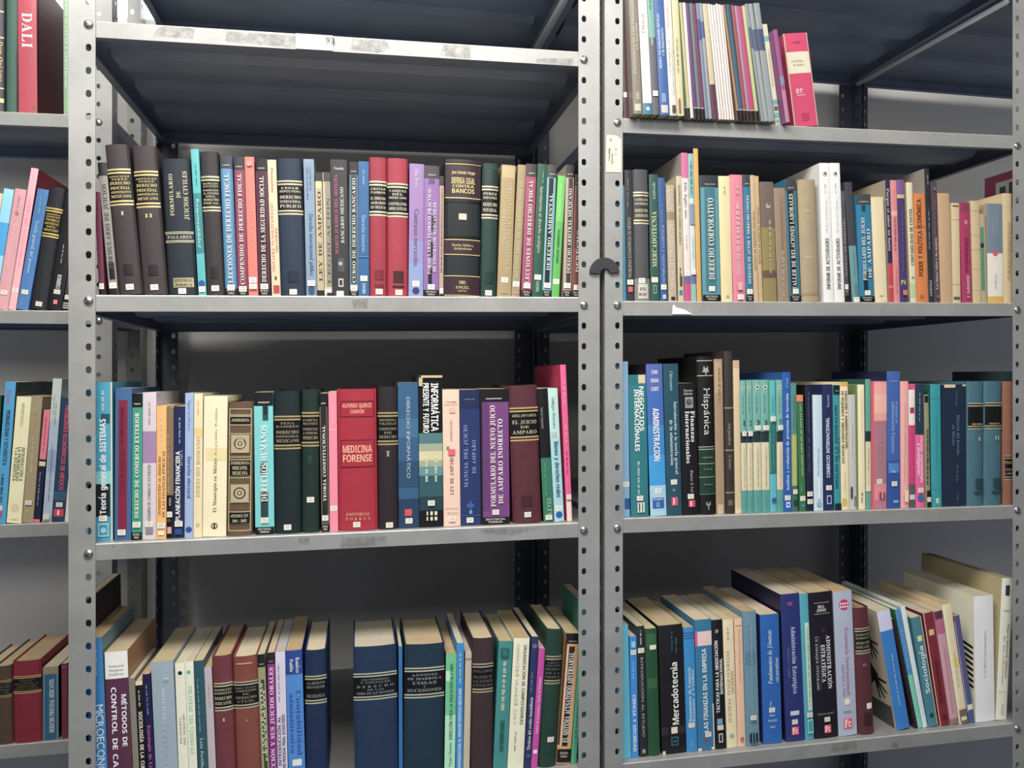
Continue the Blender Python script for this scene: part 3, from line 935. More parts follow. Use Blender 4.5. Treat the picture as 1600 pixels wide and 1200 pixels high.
row('B3', .02, None, 1.04, 'books in the middle rack\'s centre row', 'middle rack\'s centre row', [
 (138, 176.5, 137, 597, P, '2f8fae', 'thick turquoise blue paperback Teoría general de SISTEMAS', X(R(0, .94, .0, 1, '3a9dbb'), R(.0, .9, .155, .36, '17222a'), R(0, .94, .36, .44, '7cc6cc'), R(.55, .9, .74, .8, '1f4f63'), R(.94, 1, 0, 1, 'd6cfa8'), T('Teoría general de SISTEMAS', .17, .77, .62, .24, 'f0f2ea', 'g'), vln(.82, .95, 'c9dfe0', .58, .7), S(.145, .62), R(.42, .85, .03, .115, '8fcad6', 'publisher_mark'), R(.47, .8, .04, .105, '2f8fae', 'publisher_mark'), O(.635, .07, .12, '8fcad6')), {'dep': .18}),
 (179, 205, 180.5, 606, P, '3a6796', 'mottled blue book with dark red strip on spine', X(R(.2, .75, .07, .92, '86203f'), T('CURSO DE DERECHO', .3, .6, .45, .26, '762040'), vln(.62, .88, '6a1c38', .35, .55), S(.055, .45)), {'dep': .19}),
 (206, 222, 207, 614.7, P, '2a9d80', 'green paperback DERECHO DE COMERCIO EXTERIOR', PO('DERECHO DE COMERCIO EXTERIOR', .15, .87, h=.40, head='15181a', st=.105)),
 (222.7, 244, 223.3, 613, P, 'd6c9cf', 'pale lilac paperback with purple square on spine', X(R(0, 1, .52, .735, 'a583ac'), T('RÉGIMEN DE COMERCIO EXTERIOR', .12, .51, .5, .22, '8a7f88', 'g'), vln(.78, .94, 'a09aa0', .45, .58), S(.105), R(.25, .8, .04, .085, '8c8a8c', 'publisher_mark')), {'page': 'd8d0c8'}),
 (244.3, 260, 245, 634, P, 'f5b765', 'orange paperback INTRODUCCION AL DERECHO, finanzas publicas', X(T('INTRODUCCIÓN AL DERECHO', .18, .62, .32, .26, '6b4a24'), T('DE LAS FINANZAS PÚBLICAS', .16, .66, .72, .26, '6b4a24'), vln(.72, .92, 'e8d3a0', .35, .55), S(.1), R(.2, .8, .03, .06, 'f4e6c0', 'publisher_mark'))),
 (260.5, 271, 261, 636, P, '8a7050', 'narrow brown paperback with black lower third', X(R(0, 1, 0, .33, '17171a'), T('METODOLOGIA', .25, .31, .5, .3, 'b9b6ae', 'g'), vln(.35, .8, 'c9b48c', .15, .35), S(.185), R(.15, .8, .04, .09, 'd8a8a8', 'publisher_mark'), O(.4, .14, .3, '4a4a50'))),
 (271.5, 288, 272, 634.7, P, '1e2a58', 'navy paperback PLANEACION FINANCIERA', X(T('PLANEACIÓN FINANCIERA', .13, .66, .4, .42, 'f0f0ec', 'g'), vln(.55, .67, 'a8b0cc', .72, .86), vln(.72, .92, 'b6bcd4', .5, .66), S(.11), R(.15, .8, .03, .075, '2f4a90', 'publisher_mark'))),
 (288.5, 301.8, 289.5, 614, P, '9db6dc', 'light blue paperback Derecho electoral', X(T('Derecho electoral', .27, .56, .5, .42, '3a5590', 'g', 'd'), T('Figueroa Alfonzo', .74, .95, .5, .3, '6a82b0', 'r', 'd'), O(.5, .055, .38, '2c4f9c'))),
 (302.3, 316, 303.5, 614.7, P, 'ecdcae', 'cream paperback DERECHO ROMANO with aged tape', X(R(0, 1, .7, .76, 'e6cf82', 'adhesive_tape'), T('DERECHO ROMANO', .28, .7, .5, .44, 'c9b88c'), vln(.84, .96, 'cdbb8e', .4, .55), O(.5, .09, .2, 'd2b98c'))),
 (316.5, 353.5, 319, 619, P, 'f3e6bc', 'thick cream paperback El Municipio en México', X(R(.1, 1, .54, .63, 'ead898', 'adhesive_tape'), T('El Municipio en México', .17, .56, .5, .15, '6f674e', 's'), T('Reynaldo Robles', .58, .92, .52, .1, '9a9072', 'r'), O(.5, .075, .14, '3f3d36'), O(.5, .075, .095, 'f3e6bc'), R(.46, .54, .055, .095, '3f3d36', 'publisher_mark'))),
 (354.5, 396, 356.5, 628, Hc, '6a4f38', 'ornate brown hardcover with cream medallion panels', X(*[R(.06, .94, a, a + .006, 'd8cc9c', 'gold_rule', 'foil') for a in (.035, .085, .175, .245, .43, .445, .565, .585, .76, .825, .84, .89, .9, .945)], R(.06, .09, .035, .95, 'd8cc9c', 'gold_rule', 'foil'), R(.91, .94, .035, .95, 'd8cc9c', 'gold_rule', 'foil'), R(.1, .9, .84, .89, '14130f', 'title_label'), H('JURISPRUDENCIA', .865, .022, 'd8cc9c', 's', .7), R(.1, .9, .45, .565, '14130f', 'title_label'), H('JURISPRUDENCIA', .545, .022, 'd8cc9c', 's', .74), H('MERCANTIL', .508, .026, 'd8cc9c', 's', .6), H('MEXICANA', .47, .026, 'd8cc9c', 's', .6), R(.1, .9, .09, .175, '14130f', 'title_label'), H('APENDICE XIV', .15, .022, 'd8cc9c', 's', .7), H('2001 - 2003', .112, .02, 'd8cc9c', 's', .56), R(.14, .86, .62, .755, 'b9ab82', 'medallion'), R(.14, .86, .25, .385, 'b9ab82', 'medallion'), *[O(.5, c, r, k, 'medallion') for c in (.69, .32) for r, k in ((.24, '3a2c1e'), (.19, 'b9ab82'), (.09, '3a2c1e'), (.05, 'd8cc9c'))])),
 (398, 429, 395.5, 613, P, '6fd0d2', 'aqua paperback DERECHOS HUMANOS with black splashes', X(R(.45, .75, .8, .92, '2f4f52'), R(.5, .7, .84, .9, '1b2a2c'), R(.3, .7, .12, .3, '2b4446'), R(.3, .6, .42, .5, '30484a'), PO('DERECHOS HUMANOS', .23, .77, h=.34, head='16181c', st=.1))),
 (430, 471.5, 428, 610.7, Hc, '15262a', 'wide blackish green hardcover DERECHO CONSTITUCIONAL MEXICANO', X(HL(.59, .825, [('TENA', .8), ('RAMIREZ', .8), ('', .4), ('DERECHO', 1.3), ('CONSTITUCIONAL', .9), ('MEXICANO', 1.3)], 'b8a468', txt='a49a78'), S(.045, .48))),
 (472, 501, 471.3, 608, Hc, '173028', 'dark green hardcover INTRODUCCION AL ESTUDIO DEL DERECHO', X(HL(.6, .84, [('GARCÍA', .8), ('MAYNEZ', .8), ('', .4), ('INTRODUCCION', .9), ('AL ESTUDIO DEL', .9), ('DERECHO', 1.2)], 'b8a468', txt='a49a78'), R(.35, .6, .48, .54, '24423a'), S(.23, .5))),
 (501.7, 515, 498, 614.7, P, '6a5f56', 'brown black paperback TEORIA CONSTITUCIONAL', X(R(.15, .85, .08, .92, '2a2527'), PO('TEORÍA CONSTITUCIONAL', .22, .77, h=.37, head='17171a', st=.1))),
 (515.5, 528.7, 513, 612, P, 'f98aa0', 'plain rose pink paperback', X(R(0, 1, .72, .735, 'f4a0b0'), R(.35, .65, .76, .9, 'fb96aa'), S(.165))),
 (529.5, 590.5, 527, 608, Hc, 'ae2238', 'big crimson hardcover MEDICINA FORENSE, widest in its row', X(R(.07, .93, .8, .915, '4a0f1c', 'title_frame'), R(.085, .915, .806, .909, 'ae2238', 'title_frame'), H('ALFONSO QUIROZ', .882, .028, 'f0a88c', 'g', .76), H('CUARON', .84, .026, 'f0a88c', 'g', .36), R(.07, .93, .445, .64, '4a0f1c', 'title_frame'), R(.085, .915, .451, .634, 'ae2238', 'title_frame'), H('MEDICINA', .575, .05, 'f4b090', 'g', .76), H('FORENSE', .51, .05, 'f4b090', 'g', .76), H('EDITORIAL', .115, .022, 'e8a080', 's', .62), H('P O R R U A', .083, .022, 'e8a080', 's', .64), S(.042, .46))),
 (591.2, 622.7, 589.8, 604, Hc, '2b2229', 'dark aubergine hardcover CODIGO DE COMERCIO, volume I', X(HL(.59, .82, [('MENDOZA', .8), ('VILLEGAS', .8), ('', .3), ('COMPENDIO', .9), ('DE', .8), ('DERECHO', 1)], 'b8a468', txt='9c9272'), H('I', .53, .04, '9c9272'), S(.03, .55))),
 (623.2, 655, 621.5, 597.5, P, '2f5f86', 'slate blue paperback DERECHO INFORMATICO', X(R(0, 1, .62, .75, '3a6e94'), R(0, 1, .28, .46, '264e70'), R(0, 1, 0, .2, '223f5e'), T('DERECHO INFORMÁTICO', .34, .9, .5, .17, 'b8cad6', 'r', 'd'), R(.3, .65, .085, .13, 'e04a54', 'publisher_mark'), S(.05))),
 (655.5, 692.5, 654, 586.7, P, '22414c', 'tall worn paperback INFORMATICA PRESENTE Y FUTURO', X(R(.0, 1, .62, .985, '0d0e12'), R(0, 1, .55, .62, '4d7c80'), R(0, 1, .4, .55, '9fae8c'), R(0, 1, .44, .5, 'd8cf9c'), R(0, 1, .34, .4, '5f9494'), R(0, 1, .2, .34, '2f5a64'), R(0, 1, 0, .11, '0d0e12'), T('INFORMÁTICA', .63, .95, .67, .3, 'f4f4ec', 'g', 'd'), T('PRESENTE Y FUTURO', .62, .95, .3, .24, 'f4f4ec', 'g', 'd'), vln(.3, .47, 'e0e4d4', .66, .78), vln(.3, .47, 'e0e4d4', .26, .38), S(.16, .5), R(.3, .75, .045, .105, 'e8e0b8', 'publisher_mark'), R(.36, .46, .045, .105, '0d0e12', 'publisher_mark'), R(.56, .64, .045, .105, '0d0e12', 'publisher_mark'), R(.3, .75, .07, .08, '0d0e12', 'publisher_mark'), R(0, .16, .93, .985, 'c9b380', 'worn_corner'), R(.1, 1, .985, 1, 'd0bb88', 'worn_corner'))),
 (693.3, 719.8, 691, 609, P, 'f4cdb4', 'peach paperback LEY DE AMPARO with red and green marks', X(T('LEY DE AMPARO', .23, .52, .5, .22, '8a7468'), T('COMENTADA', .62, .78, .5, .14, 'a08a7c'), ln(.9, .94, 2, 'b89c8c'), R(.1, .9, .89, .893, 'a08878'), R(.3, .72, .52, .565, 'f0606c', 'sticker'), O(.28, .575, .1, '3fae74', 'sticker'), R(.4, .75, .83, .87, 'f0b8a8'), R(.1, .9, .13, .133, 'a08878'), ln(.09, .12, 2, 'b89c8c'), S(.055))),
 (720.3, 751.5, 718, 609, P, '26376c', 'navy paperback MANUAL DEL JUICIO DE AMPARO', X(R(0, 1, .86, 1, '1f2c54'), ln(.92, .95, 2, '8a93b4'), T('MANUAL DEL JUICIO', .28, .74, .27, .19, '8e9ed0', 's'), T('DE AMPARO', .38, .63, .68, .19, '8e9ed0', 's'), R(.3, .66, .13, .16, '3c5ab0', 'publisher_mark'), R(.44, .54, .1, .18, '3c5ab0', 'publisher_mark'), R(.42, .56, .085, .11, '50b4a4', 'publisher_mark'), R(0, 1, .07, .075, '4a5e9c'), S(.04, .45))),
 (752.2, 798, 750, 608, P, '7c4486', 'purple paperback FORMULARIO DEL NUEVO JUICIO DE AMPARO INDIRECTO', X(R(.0, .06, 0, 1, '17121c'), R(.06, .3, .1, .9, '6a3a74'), PO('FORMULARIO DEL NUEVO JUICIO', .13, .88, h=.27, head='15141a', t2='DE AMPARO INDIRECTO', st=.09, us=(.42, .68)))),
 (800.5, 848, 793, 602.7, Hc, '5a2a34', 'burgundy brown hardcover EL JUICIO DE AMPARO', X(HL(.595, .84, [('ARELLANO GARCIA', .8), ('', .3), ('EL JUICIO', 1.1), ('DE', .8), ('AMPARO', 1.1)], 'd0a868', txt='c0b48c'), R(.3, .68, .12, .2, '45202a'), S(.06, .5))),
 (849, 865.8, 839, 607.5, P, '14171b', 'black paperback with green lower half', X(R(0, 1, 0, .48, '2a7a5c'), T('Teoría de la Argumentación', .7, .86, .35, .22, 'a8a8a4', 'r', 'd'), vln(.2, .45, '7cb49c', .3, .4), T('LEYES', .06, .18, .6, .4, 'a8d0b8', 'r'), S(.035))),
 (866.3, 881.8, 855.5, 607, P, 'b8ded6', 'pale mint paperback Bienes y derechos reales', X(R(0, 1, 0, .62, '9fd4de'), T('Bienes y derechos reales', .18, .6, .55, .42, '31485c', 'g', 'd'), T('Gallegos Alcántara', .7, .93, .5, .3, '5c7078', 'r', 'd'), R(.1, .7, .63, .67, 'a8c4b8'), S(.1), O(.5, .05, .34, '2c5aa8'))),
 (885.5, 894.5, 875, 570, P, 'f05c96', 'tallest magenta pink book leaning at the row\'s right end', X(R(.1, .9, .0, .13, 'e8dcc4', 'foot_panel'), vln(.3, .45, 'a82c60', .35, .65), vln(.75, .92, 'f8a4c4', .35, .65), vln(.5, .62, 'f8a4c4', .35, .65), S(.155)), {'cover': 'd03a62', 'dep': .22}),
])

# ------------------------------------------------------------------ middle rack, bottom row
row('B4', .02, 1200, .8, 'books in the middle rack\'s bottom row', 'middle rack\'s bottom row', [
 (117, 139, 112, 942, P, '2b2326', 'tall dark brown book mostly behind the left post', [], {'dep': .2, 'rec': .01}),
 (139.5, 168.3, 131, 998, P, '2a78b4', 'blue paperback CASE, PRINCIPIOS DE MICROECONOMIA', X(T('PRINCIPIOS DE', .25, .72, .42, .22, '8cb8dc', 'r', 'd'), T('MICROECONOMIA', .12, .62, .7, .42, 'c9dcec', 'r', 'd'), T('CASE', .86, .94, .55, .26, '9cc8e8', 'r', 'd'), T('FAIR', .78, .84, .55, .2, '7cc8d8', 'r', 'd')), {'dep': .19, 'cover': '5c7c84'}),
 (168.7, 207, 163, 1019, P, '542c46', 'thick plum paperback METODOS DE CONTROL DE CALIDAD', X(R(0, 1, .83, 1, 'f0dcd0', 'head_panel'), T('MÉTODOS DE', .4, .73, .78, .2, 'e8dcd8', 'g', 'd'), T('CONTROL DE CALIDAD', .08, .78, .35, .22, 'e8dcd8', 'g', 'd'), H('Wadsworth', .91, .014, '8a7f88', 's', .7), H('Stephens', .885, .014, '8a7f88', 's', .64), H('Godfrey', .86, .014, '8a7f88', 's', .64)), {'dep': .185, 'page': 'cdbb98', 'cover': 'a87c54'}),
 (207.3, 217.5, 200.3, 1060, P, '7c766c', 'narrow grey paperback beside METODOS DE CONTROL', [], {'dep': .15}),
 (218, 229.5, 211.5, 1064, P, '17171a', 'black paperback SOCIOLOGIA DE LA CULTURA with cream head', X(R(0, 1, .965, 1, 'd8c9a4', 'head_panel'), T('SOCIOLOGÍA DE LA CULTURA', .2, .76, .5, .5, 'd8d0b8', 'g', 'd'), vln(.8, .94, 'b8b098', .35, .6)), {'dep': .16}),
 (230, 242.7, 222, 1054, P, '1d1d44', 'navy paperback with magenta Estrategia lettering', X(T('Estrategia de Liderazgo', .15, .62, .5, .42, 'c45a9c', 's', 'd'), vln(.7, .93, '8a90b4', .4, .58)), {'dep': .16}),
 (243.2, 278.5, 235.5, 1035.5, P, '8ea0ac', 'wide grey blue paperback SISTEMAS with faded spine', X(T('SISTEMAS', .6, .82, .5, .16, 'b4c4cc', 's', 'd'), vln(.1, .6, 'a8b8c2', .46, .56), ln(.87, .96, 3, 'b8c4ca', .55, .8)), {'dep': .19, 'page': 'cdbb98'}),
 (279, 294.8, 273, 1036.7, P, 'f0e4be', 'cream paperback FILOSOFIA DEL DERECHO with black mark', X(T('FILOSOFÍA', .43, .62, .35, .22, '8a8268', 's'), T('DEL DERECHO', .42, .64, .72, .22, '8a8268', 's'), O(.5, .925, .36, 'e0e4d8'), O(.5, .93, .22, '1c2a2c')), {'dep': .19}),
 (295.2, 308.5, 289, 1034, P, 'f0e6c0', 'cream paperback FILOSOFIA DEL DERECHO in green lettering', X(T('FILOSOFÍA DEL DERECHO', .35, .83, .5, .5, 'a0cc9c', 's'), O(.4, .925, .24, '3fb48c')), {'dep': .19}),
 (309.7, 325.5, 302.5, 1033, P, '24505c', 'dark teal paperback with small pale lettering', X(vln(.5, .88, '7ca0a4', .3, .44), T('León Portilla', .25, .46, .5, .3, 'a8c0c0', 's', 'd')), {'dep': .19}),
 (326, 337.7, 319, 1043.7, P, 'b0a8ac', 'slim lilac grey paperback with plain spine', X(vln(.7, .9, '8c8488', .5, .6)), {'dep': .12}),
 (338, 369.3, 331, 1025, Hc, '6a3238', 'maroon hardcover DERECHO MERCANTIL, volume I', X(HL(.62, .815, [('RODRIGUEZ', .8), ('RODRIGUEZ', .8), ('', .2), ('DERECHO', 1.2), ('MERCANTIL', 1.2)], 'c0b488', txt='b0a888', u0=.06), H('I', .56, .02, 'c8c0a0')), {'dep': .175}),
 (370, 408.5, 363.5, 1026, Hc, '7c4034', 'reddish brown hardcover COMPENDIO DE DERECHO CIVIL, worn top', X(HL(.635, .825, [('ROJINA VILLEGAS', .7), ('COMPENDIO', .9), ('DE', .8), ('DERECHO', 1.1), ('CIVIL', 1.0)], 'b0a888', txt='8a8068'), R(.15, .8, .945, .955, 'c08c7c', 'worn_edge'), H('I', .55, .02, 'a08870')), {'dep': .175}),
 (409, 421, 402, 1022.7, P, '8c9068', 'olive paperback LAS GARANTIAS DEL GOBERNADO', X(R(.35, .8, .1, .82, '383c2c'), R(0, 1, .91, 1, '1a1a1a', 'head_panel'), ln(.92, .98, 3, '8c8c80'), T('LAS GARANTIAS', .3, .8, .4, .4, 'c8ccac'), vln(.25, .75, 'c8ccac', 0.60, 0.90)), {'dep': .19}),
 (421.5, 433.7, 417, 1020, P, '8c2c84', 'purple magenta paperback with white vertical lettering', X(R(0, 1, .92, 1, '231e26', 'head_panel'), ln(.93, .98, 3, '8c8488'), T('LA ACCIÓN Y SUS JUICIOS ORALES', .06, .9, .5, .5, 'e8d8e4')), {'dep': .19}),
 (434.2, 450, 430, 1019, P, 'c9c2d4', 'pale lilac paperback DERECHO PROCESAL PENAL ACUSATORIO', X(T('INTRODUCCIÓN AL', .2, .55, .25, .3, '4a3f5c', 'g'), T('DERECHO PROCESAL PENAL ACUSATORIO', .12, .56, .68, .3, '4a3f5c', 'g'), vln(.65, .93, '7c7488', .25, .38)), {'dep': .19, 'page': 'c8c0bc'}),
 (450.5, 477.3, 445.3, 1017, P, '22428c', 'royal blue paperback Ramírez Padilla, Contabilidad', X(R(0, 1, .13, .83, '3c80c8'), T('Contabilidad', .26, .72, .72, .3, '2a50a0', 's', 'd'), T('administrativa', .28, .7, .3, .26, '2a50a0', 's', 'd'), T('Ramírez', .84, .95, .72, .22, 'e8ecf4', 's', 'd'), T('Padilla', .85, .94, .35, .2, 'e8ecf4', 's', 'd'), R(.25, .8, .19, .235, 'e8e0c8', 'shelf_label')), {'dep': .2}),
 (478, 512, 476, 1015.7, Hc, '1a2a4c', 'navy hardcover SOCIOLOGIA beside the gap in the row', X(HL(.62, .82, [('ALBERTO', .8), ('SENIOR', .8), ('', .8), ('SOCIOLOGIA', 1.1)], 'b0b090', txt='7c8078')), {'dep': .175}),
 (554, 622, 551.5, 1011, Hc, '1c304e', 'widest navy hardcover DERECHO DE LAS OBLIGACIONES', X(HL(.615, .81, [('GUTIERREZ', .8), ('Y GONZALEZ', .8), ('', .2), ('D E R E C H O', 1.1), ('DE LAS', .8), ('OBLIGACIONES', 1.1)], 'b0b49c', txt='7c8484')), {'dep': .16}),
 (623.3, 629.5, 622.7, 1010, P, '2a68a0', 'slim blue booklet wedged between two navy tomes', [], {'dep': .155}),
 (630.5, 693, 632.5, 1007, Hc, '183040', 'broad dark teal hardcover COSAS Y SUCESIONES', X(HL(.605, .83, [('ANTONIO', .8), ('DE IBARROLA', .9), ('COSAS', 1.1), ('Y', .6), ('SUCESIONES', 1.1)], 'b0b49c', txt='868c88')), {'dep': .16}),
 (694.3, 711.3, 697, 1021.5, P, '5ab882', 'green paperback on EDUCACION EN PYMES with torn patch', X(R(0, 1, .0, .5, '9cd8b0'), R(.0, .5, .78, .86, 'a8dcb8', 'torn_patch'), T('DIRECCIÓN PARA LA EDUCACIÓN EN PYMES', .3, .92, .55, .3, '2c5a48', 'g'), T('Vargas Guzman', .08, .28, .5, .28, '2c5a48', 'r')), {'dep': .19, 'cover': '5c6468'}),
 (711.8, 723.3, 713.8, 1005, P, '2282c4', 'bright blue paperback INTRODUCCION AL DERECHO POSITIVO MEXICANO', X(T('INTRODUCCIÓN AL DERECHO POSITIVO MEXICANO', .06, .66, .5, .36, 'e0ecf4', 'g'), vln(.7, .93, 'd8e07c', .4, .6)), {'dep': .185}),
 (723.8, 734, 727.3, 1020, P, 'b8ac94', 'narrow beige paperback beside the bright blue one', X(R(0, 1, .94, .955, '8c8068')), {'dep': .17}),
 (734.7, 770, 737, 997, Hc, '3a2a2e', 'dark brown hardcover TEORIA DE LOS ACTOS CIVILES', X(HL(.6, .815, [('PALLARES', .9), ('', .4), ('TRATADO DE', .9), ('LAS ACCIONES', .9), ('CIVILES', .9)], 'a89c78', txt='6c6454', u0=.03, u1=.97)), {'dep': .17}),
 (770.5, 792.3, 779.5, 1001.7, P, '2f8480', 'teal paperback LOS GRANDES ROBLES with white and black lettering', X(vln(.47, .85, 'c8ccb0', 0.37, 0.63), T('LOS GRANDES ROBLES', .16, .4, .5, .28, '173c3c', 'g'), R(.15, .75, .88, .95, '1f5c5c', 'publisher_mark'), H('S', .915, .05, '2f8480', 's', .3, .45)), {'dep': .17}),
 (792.8, 817.8, 803, 997, P, 'e8d8ba', 'cream paperback ORGANIZACION DE COMPUTADORAS', X(T('ORGANIZACIÓN DE COMPUTADORAS', .34, .95, .74, .19, '55504a', 'g', 'd'), T('HAMACHER VRANESIC ZAKY', .34, .95, .3, .19, 'a49c8c', 'r', 'd'), vln(.14, .3, '8c8474', .35, .45), R(.24, .4, .72, .74, 'd8c060'), R(.24, .4, .5, .52, 'c8c070')), {'dep': .18}),
 (818.3, 829.3, 831, 994.7, P, '26305c', 'navy paperback Técnicas del avalúo inmobiliario', X(T('Técnicas del avalúo inmobiliario', .14, .54, .5, .44, 'd0d0d8', 's'), O(.5, .93, .34, '6c5c8c'), vln(.58, .74, '9c94b4', .3, .45), O(.5, .1, .3, '4c4c84')), {'dep': .19}),
 (829.7, 840, 842, 1013, P, 'c0409c', 'magenta paperback leaning between navy and green books', X(T('Análisis de inversiones y Teoría de Decisiones', .28, .76, .5, .34, 'f0c8e0', 's'), R(.2, .8, .12, .15, 'f0d8e8', 'publisher_mark')), {'dep': .17}),
 (840.5, 867.8, 853, 982, Hc, '1a3a2e', 'dark green hardcover TEORIA GENERAL DE LA PROPIEDAD', X(HL(.6, .805, [('ARCE', .7), ('CERVANTES', .7), ('DOCTRINA', .9), ('DE LA', .9), ('PROPIEDAD', .9)], 'a09c74', txt='606858', u0=.05), S(.2, .6)), {'dep': .175}),
 (868.3, 890.5, 884.5, 989, P, 'c89860', 'orange brown paperback EL SISTEMA ACUSATORIO ADVERSARIAL', X(R(0, .14, .15, .92, '3a2c24'), R(.3, .72, .14, .9, '2c221c'), R(.14, .3, .14, .9, 'd8a878'), R(0, 1, .92, 1, '17171a', 'head_panel'), ln(.93, .98, 3, '9c9480'), T('EL SISTEMA ACUSATORIO ADVERSARIAL', .17, .86, .52, .4, 'f0ead8'), R(0, 1, .02, .12, '17171a', 'foot_panel'), H('EDITORIAL', .09, .016, 'b0a890', 'g', .6), H('PORRUA', .065, .016, 'b0a890', 'g', .5)), {'dep': .175}),
 (891, 902, 905, 1000, P, '3f9c74', 'green paperback half hidden by the rack post', X(vln(.2, .5, '2c6c54', .4, .6)), {'dep': .17}),
 (903, 926, 912, 950, P, '2c7c68', 'taller teal green book behind the rack post', [], {'dep': .175}),
])



